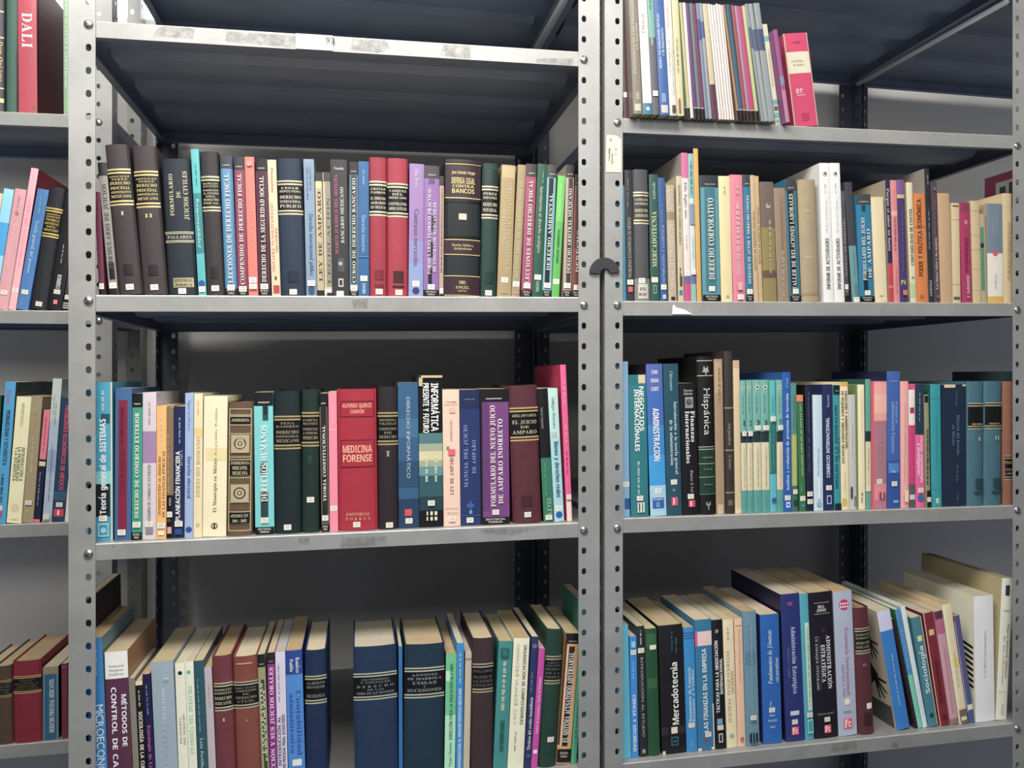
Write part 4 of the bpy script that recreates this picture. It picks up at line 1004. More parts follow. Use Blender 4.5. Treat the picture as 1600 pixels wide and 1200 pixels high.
# ------------------------------------------------------------------ right rack, magazine shelf (tops out of frame)
mag = lambda c, foot='1a1a1e': [R(0, 1, 0, .085, foot, 'foot_panel'), R(0, 1, .085, .093, 'c8c4bc')]
row('C1', -.014, 173, 1.6, 'books and journals on the right rack\'s top shelf', 'right rack\'s top shelf', [
 (974.5, 981.5, 966.5, -45, P, '6c4256', 'maroon paperback at the left end with tilted white label', X(S(.16, .5)), {'rec': .018}),
 (989, 1004, 980, -45, P, '968c7c', 'taupe paperback PSICOLOGIA DE LOS TRABAJOS EN EQUIPO', X(T('PSICOLOGÍA DE LOS TRABAJOS', .28, .8, .36, .24, 'd8d0c0'), T('EN EQUIPO', .45, .64, .74, .24, 'd8d0c0'), R(.35, .75, .1, .155, 'b8ae9c', 'publisher_mark'), R(.15, .85, .02, .07, 'd8d4c4', 'shelf_label')), {'rec': -.008}),
 (1004.7, 1019.3, 994, -40, P, 'f6f4ee', 'white paperback with small blue foot panel', X(R(0, 1, 0, .08, '3f8ca8', 'foot_panel'), O(.5, .04, .2, 'd8ecf0'), T('Clásicos', .58, .72, .4, .26, '8c8880', 's')), {'rec': -.008}),
 (1019.8, 1030.3, 1009, -40, P, '6c6c78', 'grey paperback with green upper half', X(R(0, 1, .55, 1, '7cb8a8'), vln(.5, .62, 'c8dcd4', .3, .6), vln(.75, .9, '4c8478', .3, .5), S(.15)), {'rec': -.008}),
 (1030.8, 1046, 1019, -40, P, '4470b8', 'blue paperback MEJORA TUS HABILIDADES with publisher mark', X(T('MEJORA TUS HABILIDADES CRÍTICAS', .33, .72, .32, .22, 'd8e0f0', 'g'), T('Y DE PENSAMIENTO', .42, .62, .7, .22, 'd8e0f0', 'g'), R(.25, .7, .09, .155, '88a8d4', 'publisher_mark'), R(.15, .85, .015, .07, 'dcdad0', 'shelf_label')), {'rec': -.008}),
 (1046.5, 1057.7, 1035, -40, P, 'ece6dc', 'white paperback with dark corner mark and small print', X(vln(.3, .55, 'a09488', .3, .42), vln(.62, .8, 'a09488', .3, .42), R(.3, .8, .02, .07, '5c5248', 'publisher_mark'), vln(.15, .5, 'b0a498', .62, .74)), {'rec': -.008}),
 (1058.2, 1069.3, 1047, -40, P, 'e4d8a4', 'cream yellow paperback next to the white one', X(vln(.3, .55, 'c4a888', .3, .6), R(.2, .5, .02, .12, 'a06850')), {'rec': -.008}),
 (1069.6, 1073.5, 1057, 4, M_, '58806c', 'thin dark green journal with black foot', mag('')),
 (1073.8, 1077.8, 1061, 4, M_, 'dcd080', 'thin pale yellow journal with black foot', mag('')),
 (1078.2, 1083.5, 1066, 4, M_, 'e6dcdc', 'thin white journal before the violet ones', []),
 (1084, 1090, 1071, 5, M_, '6c4880', 'thin violet journal with black foot', mag('')),
 (1090.3, 1095.5, 1077, 5, M_, '74847c', 'thin grey green journal between violet and plum ones', mag('')),
 (1095.8, 1101, 1082, 6, M_, '803c6c', 'thin plum journal with black foot', mag('')),
 (1101.4, 1106.5, 1087, 5, M_, '8494a4', 'blue grey journal with dark blue smudge, first of its pair', X(R(0, 1, .68, .86, '4c6090'))),
 (1106.8, 1112, 1092, 5, M_, '9ca8b4', 'blue grey journal with dark blue smudge, second of its pair', X(R(0, 1, .7, .84, '5468a0'))),
 (1112.3, 1121.5, 1097, 6, M_, '6c3c58', 'plum journal with cream upper part', X(R(0, 1, .3, 1, 'd8c8a0'))),
] + [(1122 + 4.35 * i, 1126 + 4.35 * i, 1105 + 4.35 * i, 6 + (i % 3), M_, ('f6efe8', 'f4e6e2', 'f2ece0')[i % 3], 'thin white journal, %s of the white stack' % ('first', 'second', 'third', 'fourth', 'fifth', 'sixth')[i], X(R(.8, 1, 0, 1, 'd8a8a4') if i % 2 else R(.85, 1, 0, 1, 'b8b0a4'))) for i in range(6)] + [
 (1148.6, 1154.3, 1127, 7, M_, 'b08a68', 'thin tan brown journal with black foot', mag('')),
 (1154.7, 1161, 1134, 7, M_, '3c6880', 'thin steel blue journal with black foot', mag('')),
 (1161.4, 1166.5, 1142, 8, M_, 'a85860', 'thin brick red journal with black foot', mag('')),
 (1166.8, 1171.5, 1147, 9, M_, 'b88cac', 'thin mauve journal with black foot', mag('')),
 (1171.8, 1179, 1152, 10, M_, 'c84c80', 'thin bright pink journal with black foot', mag('')),
 (1179.4, 1186, 1159, 9, M_, 'c8d08c', 'thin lime green journal with black foot', mag('')),
 (1186.6, 1191.8, 1163, 6, M_, '9aa4a8', 'thin grey journal beside the lime one', X(R(0, 1, .62, .8, '5c6c8c'))),
 (1192.2, 1198.5, 1169, 6, M_, 'a4acb0', 'thin grey journal in the middle of the grey trio', X(R(0, 1, .6, .78, '58688c'))),
 (1199, 1208.5, 1177, 5, M_, '9ca6aa', 'thick grey journal, last of the grey trio', X(R(0, 1, .6, .78, '4c5c80'))),
 (1209.2, 1221, 1191, 38, P, 'f0ecd0', 'cream booklet with turquoise patches', X(R(0, 1, .83, .88, '74c8bc'), R(0, 1, .2, .25, '74c8bc'), R(.1, .9, .14, .185, '6c6c64'), R(0, 1, .07, .12, '74c8bc'), O(.5, .035, .42, '78c4d0'), vln(.38, .75, 'b0a888', .4, .6)), {'rec': .018}),
 (1221.8, 1232, 1204.5, 46, P, 'a85c98', 'thin purple pink booklet beside the pink volume', X(R(0, 1, .0, .35, 'c888ac'), R(0, 1, .4, .5, '8c98b0'))),
 (1238, 1276, 1223, 53, P, 'ec4c7c', 'big bright pink volume with cream title panel, leaning', X(R(0, 1, .57, .8, 'f4ecd0', 'title_panel'), R(0, .05, 0, 1, 'e0c4a0', 'worn_edge'), R(.96, 1, 0, 1, 'e8b8a8', 'worn_edge'), H('LEY FEDERAL', .7, .02, 'b09878', 's', .5, .45), H('DEL TRABAJO', .66, .02, 'b09878', 's', .45, .48), H('81ª', .38, .05, 'f8e8e8', 'g', .3, .38), H('EDICIÓN', .335, .014, 'f8d8e0', 'g', .34, .42), H('EDITORIAL', .13, .016, 'b83c60', 'g', .36), H('PORRUA', .1, .016, 'b83c60', 'g', .3), H('MEXICO', .07, .016, 'b83c60', 'g', .3), H('TRUEBA', .9, .016, 'b83c60', 'g', .3)), {'rec': .03, 'dep': .15}),
])

# ------------------------------------------------------------------ right rack, second row
row('C2', .012, None, 1.34, 'books in the right rack\'s second row', 'right rack\'s second row', [
 (953, 978.5, 950, 289, P, '4aa8d0', 'sky blue paperback behind the white tagged post', []),
 (979, 991, 975.5, 265.5, P, '3c3c40', 'black paperback PROBLEMAS ECONOMICOS DE MEXICO', X(T('PROBLEMAS ECONÓMICOS DE MÉXICO', .18, .64, .5, .42, 'b8bcbc', 'r'), vln(.72, .94, '8c9090', .3, .5), S(.145), R(.2, .8, .07, .11, 'e86c78', 'publisher_mark'))),
 (991.7, 1015.5, 988.5, 265, Hc, '55565a', 'dark grey hardcover mended with clear tape, CASTRILLON label', X(HL(.585, .83, [('CASTRILLON', .8), ('CONTRERAS', .8), ('', .4), ('DERECHO', 1), ('ADMINISTRATIVO', 1)], 'e0d8ac', '3a3a3e'), R(0, 1, .0, .17, '8a8a84', 'clear_tape'), R(.2, .85, .02, .13, 'dcd8c8', 'shelf_label'), H('STU', .09, .022, '3a3a38', 'g', .4), H('BC141', .05, .022, '3a3a38', 'g', .5), S(.155, .45))),
 (1016.5, 1030.5, 1013.7, 272.5, P, '2f6054', 'green paperback MERCADOTECNIA', X(T('MERCADOTECNIA', .27, .71, .5, .52, 'd8dcb0'), T('Andrade', .8, .94, .5, .34, 'b0c4b0', 's'), S(.17), R(.3, .7, .06, .13, '8ca89c', 'publisher_mark'), R(.4, .6, .07, .12, '2f6054', 'publisher_mark')), {'cover': '1a2c2a'}),
 (1032, 1042.6, 1028, 277.6, P, '3c64a0', 'blue paperback DISTRIBUCION Y LOGISTICA', X(T('DISTRIBUCIÓN Y LOGÍSTICA', .14, .62, .55, .36, 'a8c0e0', 'r'), vln(.64, .8, '88a4d0', .4, .55), S(.115), R(.3, .8, .02, .055, 'd0d8e4', 'publisher_mark'))),
 (1045, 1057.5, 1040.5, 289, P, 'c4b498', 'tan paperback MANUAL DE COMUNICACION in pale letters', X(R(0, 1, .7, .77, 'a09070'), T('MANUAL DE COMUNICACIÓN', .1, .66, .5, .52, 'e4dcc4', 'g'), T('ALFONSO', .78, .96, .5, .5, 'e0d8c0', 'g'), R(.3, .8, .01, .04, '3a342c', 'publisher_mark'))),
 (1060, 1069, 1056.5, 275, P, 'd8c8a4', 'cream tan paperback COMPORTAMIENTO with blue foot mark', X(T('COMPORTAMIENTO DEL CONSUMIDOR', .45, .93, .5, .4, '8c7c5c', 'g'), R(.2, .8, .05, .09, '3c88b0'), R(.3, .8, .12, .2, '5c5040'), vln(.2, .28, '4a4438', .3, .6))),
 (1069.5, 1080, 1064, 238.7, P, 'efe4dc', 'tall white and pink paperback Dia a día', X(R(0, 1, .83, 1, 'e070a8'), R(0, 1, .0, .12, 'e0508c'), R(0, 1, .12, .17, '7c6ca4'), vln(.35, .45, 'e0a0b8', .4, .6), T('Inglés uno', .56, .72, .5, .4, '9080b0', 'r', 'd'), T('Día', .74, .8, .5, .4, '8070a8', 'r', 'd'), S(.19)), {'cover': 'b8b0ac', 'rec': .001}),
 (1080.3, 1088.3, 1075, 240, P, 'd8e4dc', 'tall white and teal paperback beside the pink one', X(R(0, 1, .0, .12, '8cc8b8'), R(0, 1, .12, .18, '6c78ac'), R(0, 1, .7, 1, '8cc4c0'), vln(.72, .95, '4c7c88', 0.30, 0.70), R(0, 1, .52, .66, '8c9cb0'), vln(.3, .45, 'a0b4b0', .4, .6), S(.2))),
 (1089, 1096.5, 1083, 232, P, 'e8b254', 'tall plain yellow book, tallest in its group', [], {'cover': '4c2434'}),
 (1098, 1126, 1094, 273.7, P, '58a0b0', 'teal paperback DERECHO CORPORATIVO', X(R(.2, .8, .08, .9, '3e808e'), PO('DERECHO CORPORATIVO', .17, .82, h=.32, head='3a3f44', st=.1)), {'dep': .18}),
 (1127, 1145, 1122, 275, P, 'f4e2a8', 'plain light yellow paperback beside DERECHO CORPORATIVO', X(vln(.85, .92, 'a89468', .45, .6), R(.4, .7, .03, .05, 'c4b488'))),
 (1146, 1165.5, 1140, 273, P, 'f08ca0', 'pink paperback with white lettering', X(vln(.22, .78, 'f8c8cc', 0.35, 0.65), R(.3, .7, .09, .15, 'f8b4bc', 'publisher_mark'), S(.035), vln(.85, .93, 'f8b8c0', .4, .6))),
 (1166, 1177.5, 1160.5, 273, P, '2b80a8', 'blue paperback DERECHO DE AUTOR Y DERECHO CONEXO', PO('DERECHO DE AUTOR Y DERECHO CONEXO', .14, .84, h=.37, head='444a50', st=.08)),
 (1178, 1185.7, 1171.5, 273.6, P, 'd8ba8c', 'tan booklet REVISTA DE DERECHO NOTARIAL, wider one', X(T('REVISTA DE DERECHO NOTARIAL', .25, .72, .5, .5, '7c6444', 's'))),
 (1186, 1192.3, 1179, 275, P, 'd4b484', 'tan booklet REVISTA DE DERECHO NOTARIAL, narrower one', X(T('REVISTA DE DERECHO NOTARIAL', .3, .76, .5, .5, '7c6444', 's'))),
 (1193, 1214.5, 1187, 284, P, '9c8c50', 'taupe and olive paperback with white emblem', X(R(0, 1, .62, 1, '7c6a62'), R(0, 1, .2, .26, '6c5a54'), O(.55, .8, .18, 'c0b4a8'), O(.58, .81, .09, '7c6a62'), vln(.24, .68, 'c8bc94', .5, .68))),
 (1215.3, 1233.8, 1208, 293.8, P, 'a48c74', 'short mauve tan paperback with pale lettering', X(vln(.05, .45, 'c8b49c', 0.37, 0.63), vln(.45, .92, '84705c', .45, .58))),
 (1234.6, 1251.5, 1226, 280, P, '2b7f9c', 'black and teal paperback TALLER DE RELACIONES LABORALES', X(R(.15, .72, .07, .92, '262a30'), PO('TALLER DE RELACIONES LABORALES', .1, .88, h=.38, head='44484c', u=.42))),
 (1253, 1280.5, 1246.5, 281, Hc, 'b4a07c', 'thick parchment brown book with blotchy untitled spine', X(R(.25, .6, .74, .75, 'c8b894'), R(.2, .55, .36, .375, 'c4b490'), R(0, 1, .05, .07, 'a49068')), {'bul': .005}),
 (1287, 1303.3, 1279.7, 254.7, P, 'fbfaf6', 'tall white paperback INFORME DE ACTIVIDADES, left of two', X(T('INFORME DE ACTIVIDADES', .09, .46, .5, .34, '6a6a6c', 'g'), O(.5, .92, .22, 'c0c0c0'), O(.55, .925, .1, '4a4a4c'), vln(.78, .86, 'c0c0c4', .42, .54), vln(.5, .74, 'dcdce0', .42, .54)), {'page': 'e8e4dc'}),
 (1304, 1320, 1296, 254.7, P, 'fbfaf6', 'tall white paperback INFORME DE ACTIVIDADES, right of two', X(T('INFORME DE ACTIVIDADES', .09, .46, .5, .34, '6a6a6c', 'g'), O(.5, .92, .22, 'c0c0c0'), O(.55, .925, .1, '4a4a4c'), vln(.78, .86, 'c0c0c4', .42, .54), vln(.5, .74, 'dcdce0', .42, .54)), {'page': 'e8e4dc'}),
 (1320.6, 1328.7, 1313.6, 298.5, P, '55565c', 'narrow dark paperback MANUAL DE DERECHO', X(T('MANUAL DE DERECHO', .23, .75, .5, .5, '9c9ca0'), R(0, 1, .9, 1, '5c5e64'), S(.14), R(0, 1, 0, .06, '222226', 'foot_panel'), O(.5, .1, .3, '8c8c90'))),
 (1329, 1343, 1317, 284.4, P, '484a52', 'grey paperback with pale teal lower half', X(R(0, 1, 0, .47, '6fa4a8'), vln(.6, .85, '5c6470', .4, .7), vln(.22, .42, '548488', .45, .55), T('LEYES', .05, .16, .55, .4, '4c7c80', 'r'), S(.02))),
 (1343.5, 1366.3, 1337, 303.5, P, '1f86b0', 'blue paperback FORMULARIO DEL JUICIO DE AMPARO', X(R(.3, .6, .1, .2, '16303c'), R(.35, .65, .22, .28, '1b4254'), R(.35, .6, .84, .9, '2c4858'), PO('FORMULARIO DEL JUICIO', .2, .78, h=.38, head='4a4e54', t2='DE AMPARO', st=.085))),
 (1367.5, 1387, 1360.5, 308, P, 'f8e4b4', 'plain cream yellow paperback right of the blue FORMULARIO', X(R(.35, .65, .05, .065, 'b8a47c'))),
 (1389.5, 1396.5, 1382.8, 281, P, '30325c', 'tall navy book with red foot', X(R(0, 1, 0, .32, 'e04050', 'foot_panel'), R(0, 1, .12, .14, 'f08080'), T('Porque el amor no basta', .42, .93, .5, .55, 'd8d4d0', 's', 'd')), {'cover': 'b8a890', 'dep': .21}),
 (1397, 1406.5, 1391, 281.6, P, 'f09494', 'salmon pink paperback with cream band', X(R(0, 1, .71, .75, 'f0c49c'), vln(.42, .7, 'c86878', 0.32, 0.68), vln(.08, .3, 'd87884', .35, .55))),
 (1407, 1418.5, 1400.5, 281, P, '50407c', 'purple paperback with yellow numeral 2', X(R(0, 1, .87, 1, '8c5ca4'), R(0, 1, .85, .88, 'd8c48c'), T('2', .14, .19, .45, .6, 'd8d060', 'g'), vln(.25, .8, '8c78a0', .4, .55), R(.2, .8, .06, .1, 'e08478', 'publisher_mark'))),
 (1422.5, 1432, 1415.5, 285, P, 'f0e4bc', 'cream paperback CONTABILIDAD DE COSTOS with wire binding', X(T('CONTABILIDAD DE COSTOS', .31, .78, .55, .5, '5c5644', 'g'), T('2', .19, .22, .55, .4, '4c4c3c', 'g'), R(0, 1, .04, .16, 'c8d8a8')), {'cover': 'c8b48c'}),
 (1432.5, 1450.5, 1427, 302.4, P, 'f08a3c', 'orange paperback with dark block lettering', X(T('PODER Y POLÍTICA ECONÓMICA', .24, .95, .42, .38, '6c3a1c', 'g'), O(.45, .05, .2, 'c86c2c'), R(0, 1, .69, .7, 'c87830'))),
 (1451.2, 1459, 1443.5, 263.4, P, '35363a', 'tallest black paperback in the row with thin white title', X(T('NORMAS', .05, .17, .5, .5, 'c8c8c8', 'r'), vln(.4, .7, 'b0b0b4', .4, .6), vln(.88, .96, 'b0b0b4', .4, .6)), {'cover': 'a89c94'}),
 (1460, 1469, 1454.5, 284, P, '5c4c58', 'grey purple paperback Los bienes', X(T('Los bienes raíces y las mujeres', .11, .54, .5, .42, 'e0d8cc', 's'), vln(.57, .88, '8c7c84', .35, .55), O(.5, .94, .3, '7c6c78'), O(.5, .05, .3, '7c6c78'))),
 (1470, 1488.3, 1464.5, 302, P, 'd8b084', 'plain tan kraft paper book', []),
 (1489, 1501.7, 1486.5, 317, P, 'e8d2a0', 'cream book with dark stripes near top and foot', X(R(.1, .9, .96, .975, '6c5c40'), R(.1, .9, .03, .06, '6c5c58'), R(0, 1, .83, .833, 'b09c70'), R(0, 1, .18, .184, 'b09c70'))),
 (1502.7, 1519.5, 1498, 316, P, 'c03c6c', 'magenta red worn paperback', X(R(.1, .9, .9, .99, 'a04060'), R(.4, .7, .78, .82, 'd890a8', 'publisher_mark'), vln(.3, .66, '8c2c58', 0.35, 0.65), T('E. DURKHEIM', .05, .27, .5, .26, 'f0c0d0', 'g'))),
 (1520.3, 1533.5, 1516.5, 313.7, P, 'e4ca98', 'cream book with cracked spine beside the magenta one', X(*[R(0, 1, a, a + .004, 'c8ac78') for a in (.12, .33, .52, .66, .9)])),
 (1534.3, 1542.5, 1531, 334, P, 'c4b490', 'cream and green book squeezed in, lower than neighbours', X(R(0, .6, .14, .85, '4c9c74'), R(0, .6, .62, .67, '20302c'))),
 (1543.3, 1567.5, 1541.5, 318, P, 'fbf4e4', 'white book with grey blue head, red dot and yellow foot', X(R(0, 1, .5, 1, '7c94a4', 'head_panel'), O(.5, .5, .17, 'f06464'), R(0, 1, 0, .065, 'f4c044', 'foot_panel'), T('Etnografía', .69, .86, .6, .17, 'b0c0c8', 'r', 'd'), T('lo posmoderno', .67, .86, .38, .17, 'b0c0c8', 'r', 'd'), vln(.14, .3, 'c8c0b8', .45, .55)), {'cover': 'c4ac88'}),
 (1568.3, 1583, 1566, 302, P, 'e8d2a0', 'cream book with faded lettering at the row\'s right end', X(vln(.2, .75, 'd0b884', 0.40, 0.80), R(0, 1, .88, .882, 'd0b884'))),
])

# ------------------------------------------------------------------ right rack, third row
enc = lambda n: X(R(0, 1, .0, .17, '4fa098'), R(0, 1, .17, .53, 'dccfa8'), R(0, 1, .53, .61, '20383c'), O(.6, .945, .26, 'e8e0b8'), O(.6, .945, .14, '202c2c'), vln(.75, .9, '3c7c78', .4, .55), T(n, .66, .705, .62, .42, '1f3c3c', 'r', 'd') if 0 else H(n, .68, .04, '1f3c3c', 'r', .5, .62), vln(.2, .5, 'a89c78', .45, .6), vln(.04, .13, '3c8078', .45, .55), S(.6 if n in '12' else .64, .5))
row('C3', .014, None, 1.02, 'books in the right rack\'s third row', 'right rack\'s third row', [
 (964, 984.8, 961, 565, P, '7fb0d4', 'light blue paperback partly behind the left post', X(T('Manuela Lamas', .52, .85, .6, .3, 'a8c8e0', 's', 'd'), R(.6, 1, .05, .12, '2c5c98'), S(.21, .8)), {'dep': .17}),
 (985.3, 1014.7, 981, 586, P, '1a7a84', 'teal paperback NEGOCIOS INTERNACIONALES', X(R(0, .45, .93, .99, '157078'), R(.55, .95, .94, 1, 'd8c8a0', 'worn_corner'), T('NEGOCIOS', .6, .92, .7, .25, 'eef0ea', 'g', 'd'), T('INTERNACIONALES', .46, .9, .42, .25, 'eef0ea', 'g', 'd'), vln(.16, .39, 'c8dce0', .4, .52), S(.13), R(.35, .75, .03, .1, 'e4e4cc', 'publisher_mark'), R(.42, .5, .035, .095, '1a5c64', 'publisher_mark'), R(.6, .66, .035, .095, '1a5c64', 'publisher_mark')), {'dep': .17}),
 (1015.2, 1041.6, 1008, 569, P, '2f86cc', 'bright blue paperback ADMINISTRACION', X(R(0, 1, .83, 1, '5468b4'), R(0, 1, .6, .83, '3c6cbc'), R(0, 1, .2, .4, '249ce0'), R(0, 1, 0, .2, 'a0cce8'), T('ADMINISTRACION', .36, .71, .5, .36, 'f4f6f6', 'g', 'd'), H('STONER', .945, .025, 'd8dcec', 'g', .4), H('FREEMAN', .89, .025, 'd8dcec', 'g', .5), H('GILBERT', .835, .025, 'd8dcec', 'g', .48), S(.165), R(.15, .85, .05, .12, '2460b0', 'publisher_mark'), H('PEARSON', .11, .014, 'e0e8f4', 's', .6), vln(.06, .095, '80b8e8', .35, .65)), {'cover': '20182c', 'dep': .18}),
 (1042.5, 1066, 1036, 568.5, P, '1f5062', 'dark teal paperback Introducción a la teoría general', X(T('Introducción a la teoría general', .27, .75, .72, .2, 'd0dce0', 's', 'd'), T('de la administración', .33, .63, .42, .2, 'd0dce0', 's', 'd'), T('Chiavenato', .82, .95, .5, .2, '9cc0c8', 's', 'd'), S(.22), vln(.16, .18, '8cb0b8', .4, .6), R(.3, .72, .065, .12, 'e0506c', 'publisher_mark'), R(.42, .5, .07, .115, 'f4dcdc', 'publisher_mark')), {'dep': .18}),
 (1067, 1092.5, 1061.5, 599, P, '17151a', 'black paperback Finanzas Internacionales', X(T('Finanzas', .55, .79, .75, .26, 'f0f0ee', 's', 'd'), T('Internacionales', .39, .79, .42, .26, 'f0f0ee', 's', 'd'), H('Tercera', .945, .018, 'c0c0c4', 's', .55), H('Edición', .92, .018, 'c0c0c4', 's', .55), R(.3, .8, .81, .895, '8c8c94'), O(.55, .855, .18, '4c4c54'), T('Maurice D. Levi', .17, .34, .6, .18, 'b0b0b4', 'i', 'd'), S(.14), R(.35, .75, .06, .11, 'e04a64', 'publisher_mark'), R(.46, .54, .065, .105, 'f4dcdc', 'publisher_mark')), {'dep': .18}),
 (1093.3, 1118, 1088.3, 557, Hc, '131416', 'black and green hardcover Hispánica encyclopaedia with thistle emblem', X(T('Hispánica', .5, .8, .55, .42, 'c8ccc0', 'r', 'd'), *[R(0, 1, a, a + .005, 'c0c4b4', 'silver_rule', 'foil') for a in (.97, .875, .425, .41, .32, .235, .14, .128)], R(0, 1, .13, .41, '1c3a2a', 'title_label'), *[R(0, 1, a, a + .004, 'a8b8a0', 'silver_rule', 'foil') for a in (.32, .235)], O(.5, .925, .16, 'a8a898'), O(.5, .935, .09, '2c2c28'), R(.3, .7, .9, .912, 'a8a898', 'emblem'), R(.46, .54, .885, .91, 'a8a898', 'emblem'), O(.5, .07, .16, '8c8c80'), O(.5, .08, .09, '2c2c28'), R(.46, .54, .03, .07, '8c8c80', 'emblem'), ln(.35, .39, 2, '6c8c74'), ln(.27, .3, 1, '6c8c74'), ln(.18, .2, 1, '6c8c74')), {'dep': .2}),
 (1119, 1132.5, 1115, 561, P, 'a88c6c', 'worn brown cream book with crumbling paper spine', X(R(.1, .9, .78, .98, 'b89c78'), R(.2, .8, .0, .06, 'd0b890', 'torn_patch'), vln(.72, .95, '98805c', 0.45, 0.75)), {'dep': .17, 'cover': '5c3424'}),
 (1134, 1148.5, 1130.3, 548.5, Hc, '3a3230', 'tall dark brown hardcover Alejandro César', X(T('Alejandro', .42, .56, .5, .3, '9c9070', 's', 'd'), T('César', .27, .36, .5, .3, '9c9070', 's', 'd'), R(0, 1, .645, .655, '94885c', 'gold_rule', 'foil'), R(0, 1, .385, .395, '94885c', 'gold_rule', 'foil'), R(0, 1, .125, .135, '94885c', 'gold_rule', 'foil'), R(.25, .75, .05, .085, '6c6440', 'publisher_mark')), {'dep': .19}),
 (1149, 1158.8, 1145.3, 563, P, 'd8c094', 'narrow cream book with blank aged spine', X(R(0, 1, .95, 1, 'c8a880', 'worn_edge'), R(0, 1, 0, .03, 'e4d0a8')), {'dep': .17}),
 (1159.3, 1167.8, 1156, 594.6, P, '6db0a4', 'green encyclopaedia volume number 1', enc('1')),
 (1168.2, 1177, 1165.8, 594.6, P, '6db0a4', 'green encyclopaedia volume number 2', enc('2')),
 (1178, 1190.3, 1175.5, 593.6, P, '6db0a4', 'green encyclopaedia volume number 3', enc('3')),
 (1191, 1203, 1188, 593.6, P, '6db0a4', 'green encyclopaedia volume number 5', enc('5')),
 (1203.5, 1214, 1200.5, 594.6, P, '4ab8c0', 'turquoise paperback with darker middle, pale sticker on it', X(R(0, 1, .29, .68, '22706f'), R(0, .18, .3, 1, '3f9c60'), vln(.35, .66, '58a4a8', .5, .65), vln(.76, .9, '2c8c98', .45, .6), O(.5, .095, .34, '2c5ca8'), S(.71))),
 (1214.4, 1224, 1212.6, 593.6, P, '6db0a4', 'green encyclopaedia volume number 7', enc('7')),
 (1224.4, 1237.3, 1222.3, 581.7, P, '1f5cb0', 'cobalt blue paperback Análisis y evaluación de proyectos', X(T('Análisis y evaluación de proyectos de inversión', .15, .85, .5, .36, 'd8e4f4', 's'), T('Coss', .89, .96, .5, .32, '88b0e0', 's'), S(.1), R(.3, .8, .03, .07, 'c8dcf0', 'publisher_mark'), O(.55, .05, .14, '1f5cb0'))),
 (1238, 1247.7, 1235.5, 598.6, P, '4c8c80', 'green paperback with yellow green lower half', X(R(0, 1, .2, .6, 'a0b04c'), R(0, 1, .0, .2, '3c6c60'), T('DERECHO ADMINISTRATIVO', .2, .58, .5, .4, 'c8d070', 'g'), vln(.65, .9, '38746c', .4, .6), S(.155), R(.2, .8, .05, .09, '1f3c38'))),
 (1248.3, 1259.7, 1243.2, 617.4, P, '2f7248', 'green paperback LAS CLAVES with orange head', X(R(0, 1, .945, 1, 'f08048', 'head_panel'), T('LAS CLAVES DE UN BUEN DIRECTIVO', .3, .92, .55, .26, 'b8c07c', 'g', 'd'), vln(.17, .24, 'b0b87c', .3, .4), S(.11), O(.5, .05, .3, '2c8c9c'))),
 (1260.5, 1271.3, 1257.5, 601, P, '1f2440', 'black navy paperback with small white text', X(T('Administración de empresas', .3, .95, .5, .26, '5c6484', 'r', 'd'), S(.135), S(.075), R(.2, .8, .1, .115, '0c0c10')), {'cover': '15151c'}),
 (1272, 1286.5, 1269.7, 617.4, P, 'c4dce8', 'pale blue plain paperback with small blue title', X(vln(.3, .55, '5c7c9c', .44, .54), R(.35, .65, .1, .28, 'd8ecf0'), O(.5, .06, .26, '8cb4cc'))),
 (1288, 1303, 1285, 601, P, '232f5c', 'navy paperback COMERCIO INTERNACIONAL', X(T('COMERCIO INTERNACIONAL', .26, .74, .45, .34, 'd8dcec', 'g'), T('Bancomext', .82, .92, .5, .3, '98a4cc', 's'), S(.18), R(.25, .75, .05, .12, 'a8b4d4', 'publisher_mark'), R(.35, .65, .06, .11, '232f5c', 'publisher_mark'))),
 (1303.8, 1314, 1301.2, 602, P, '2196a0', 'turquoise paperback TECNICAS with black foot', X(T('DERECHO DE LA INTEGRACIÓN', .17, .84, .4, .42, '0f3c44', 'g'), vln(.4, .6, '104048', .7, .85), R(0, 1, .93, 1, '15242c', 'head_panel'), ln(.94, .99, 2, '90a8ac'), R(0, 1, 0, .055, '15242c', 'foot_panel'))),
 (1314.6, 1327, 1312.2, 596.8, P, 'ecdcb0', 'cream paperback PEQUEÑOS Y MEDIANOS NEGOCIOS with yellow head', X(R(0, 1, .965, 1, 'e0a840', 'head_panel'), R(.1, .7, .03, .09, 'd8b858'), T('DE PEQUEÑOS Y MEDIANOS NEGOCIOS', .36, .93, .28, .3, '4c4638', 'g', 'd'), T('CREACIÓN Y ADMINISTRACIÓN', .48, .93, .72, .3, '4c4638', 'g', 'd'), vln(.14, .3, 'b8ac88', .4, .5))),
 (1327.7, 1338.7, 1325.2, 616.8, P, 'c4c4bc', 'whitish grey paperback shorter than its neighbours', X(vln(.45, .75, 'a0a09c', .45, .55), R(.1, .35, .1, .2, '4c2c2c'), T('Economía', .03, .12, .7, .3, '4c4c4c', 'g'))),
 (1339, 1341.5, 1337, 601, M_, '6c8c4c', 'very thin olive green booklet', []),
 (1341.8, 1352.3, 1339.8, 601, P, 'efe2b4', 'pale cream paperback with faint lettering, blank spine', X(vln(.05, .14, 'a09878', 0.32, 0.68), vln(.65, .93, 'd8cc9c', .5, .6))),
 (1352.8, 1361, 1351.8, 592.5, P, '5fa490', 'green encyclopaedia volume with dark band, no numeral seen', X(R(0, 1, .14, .52, 'dccfa8'), R(0, 1, .52, .6, '20383c'), vln(.3, .48, 'a89c78', .4, .6), S(.155)), {'cover': '2c5c4c'}),
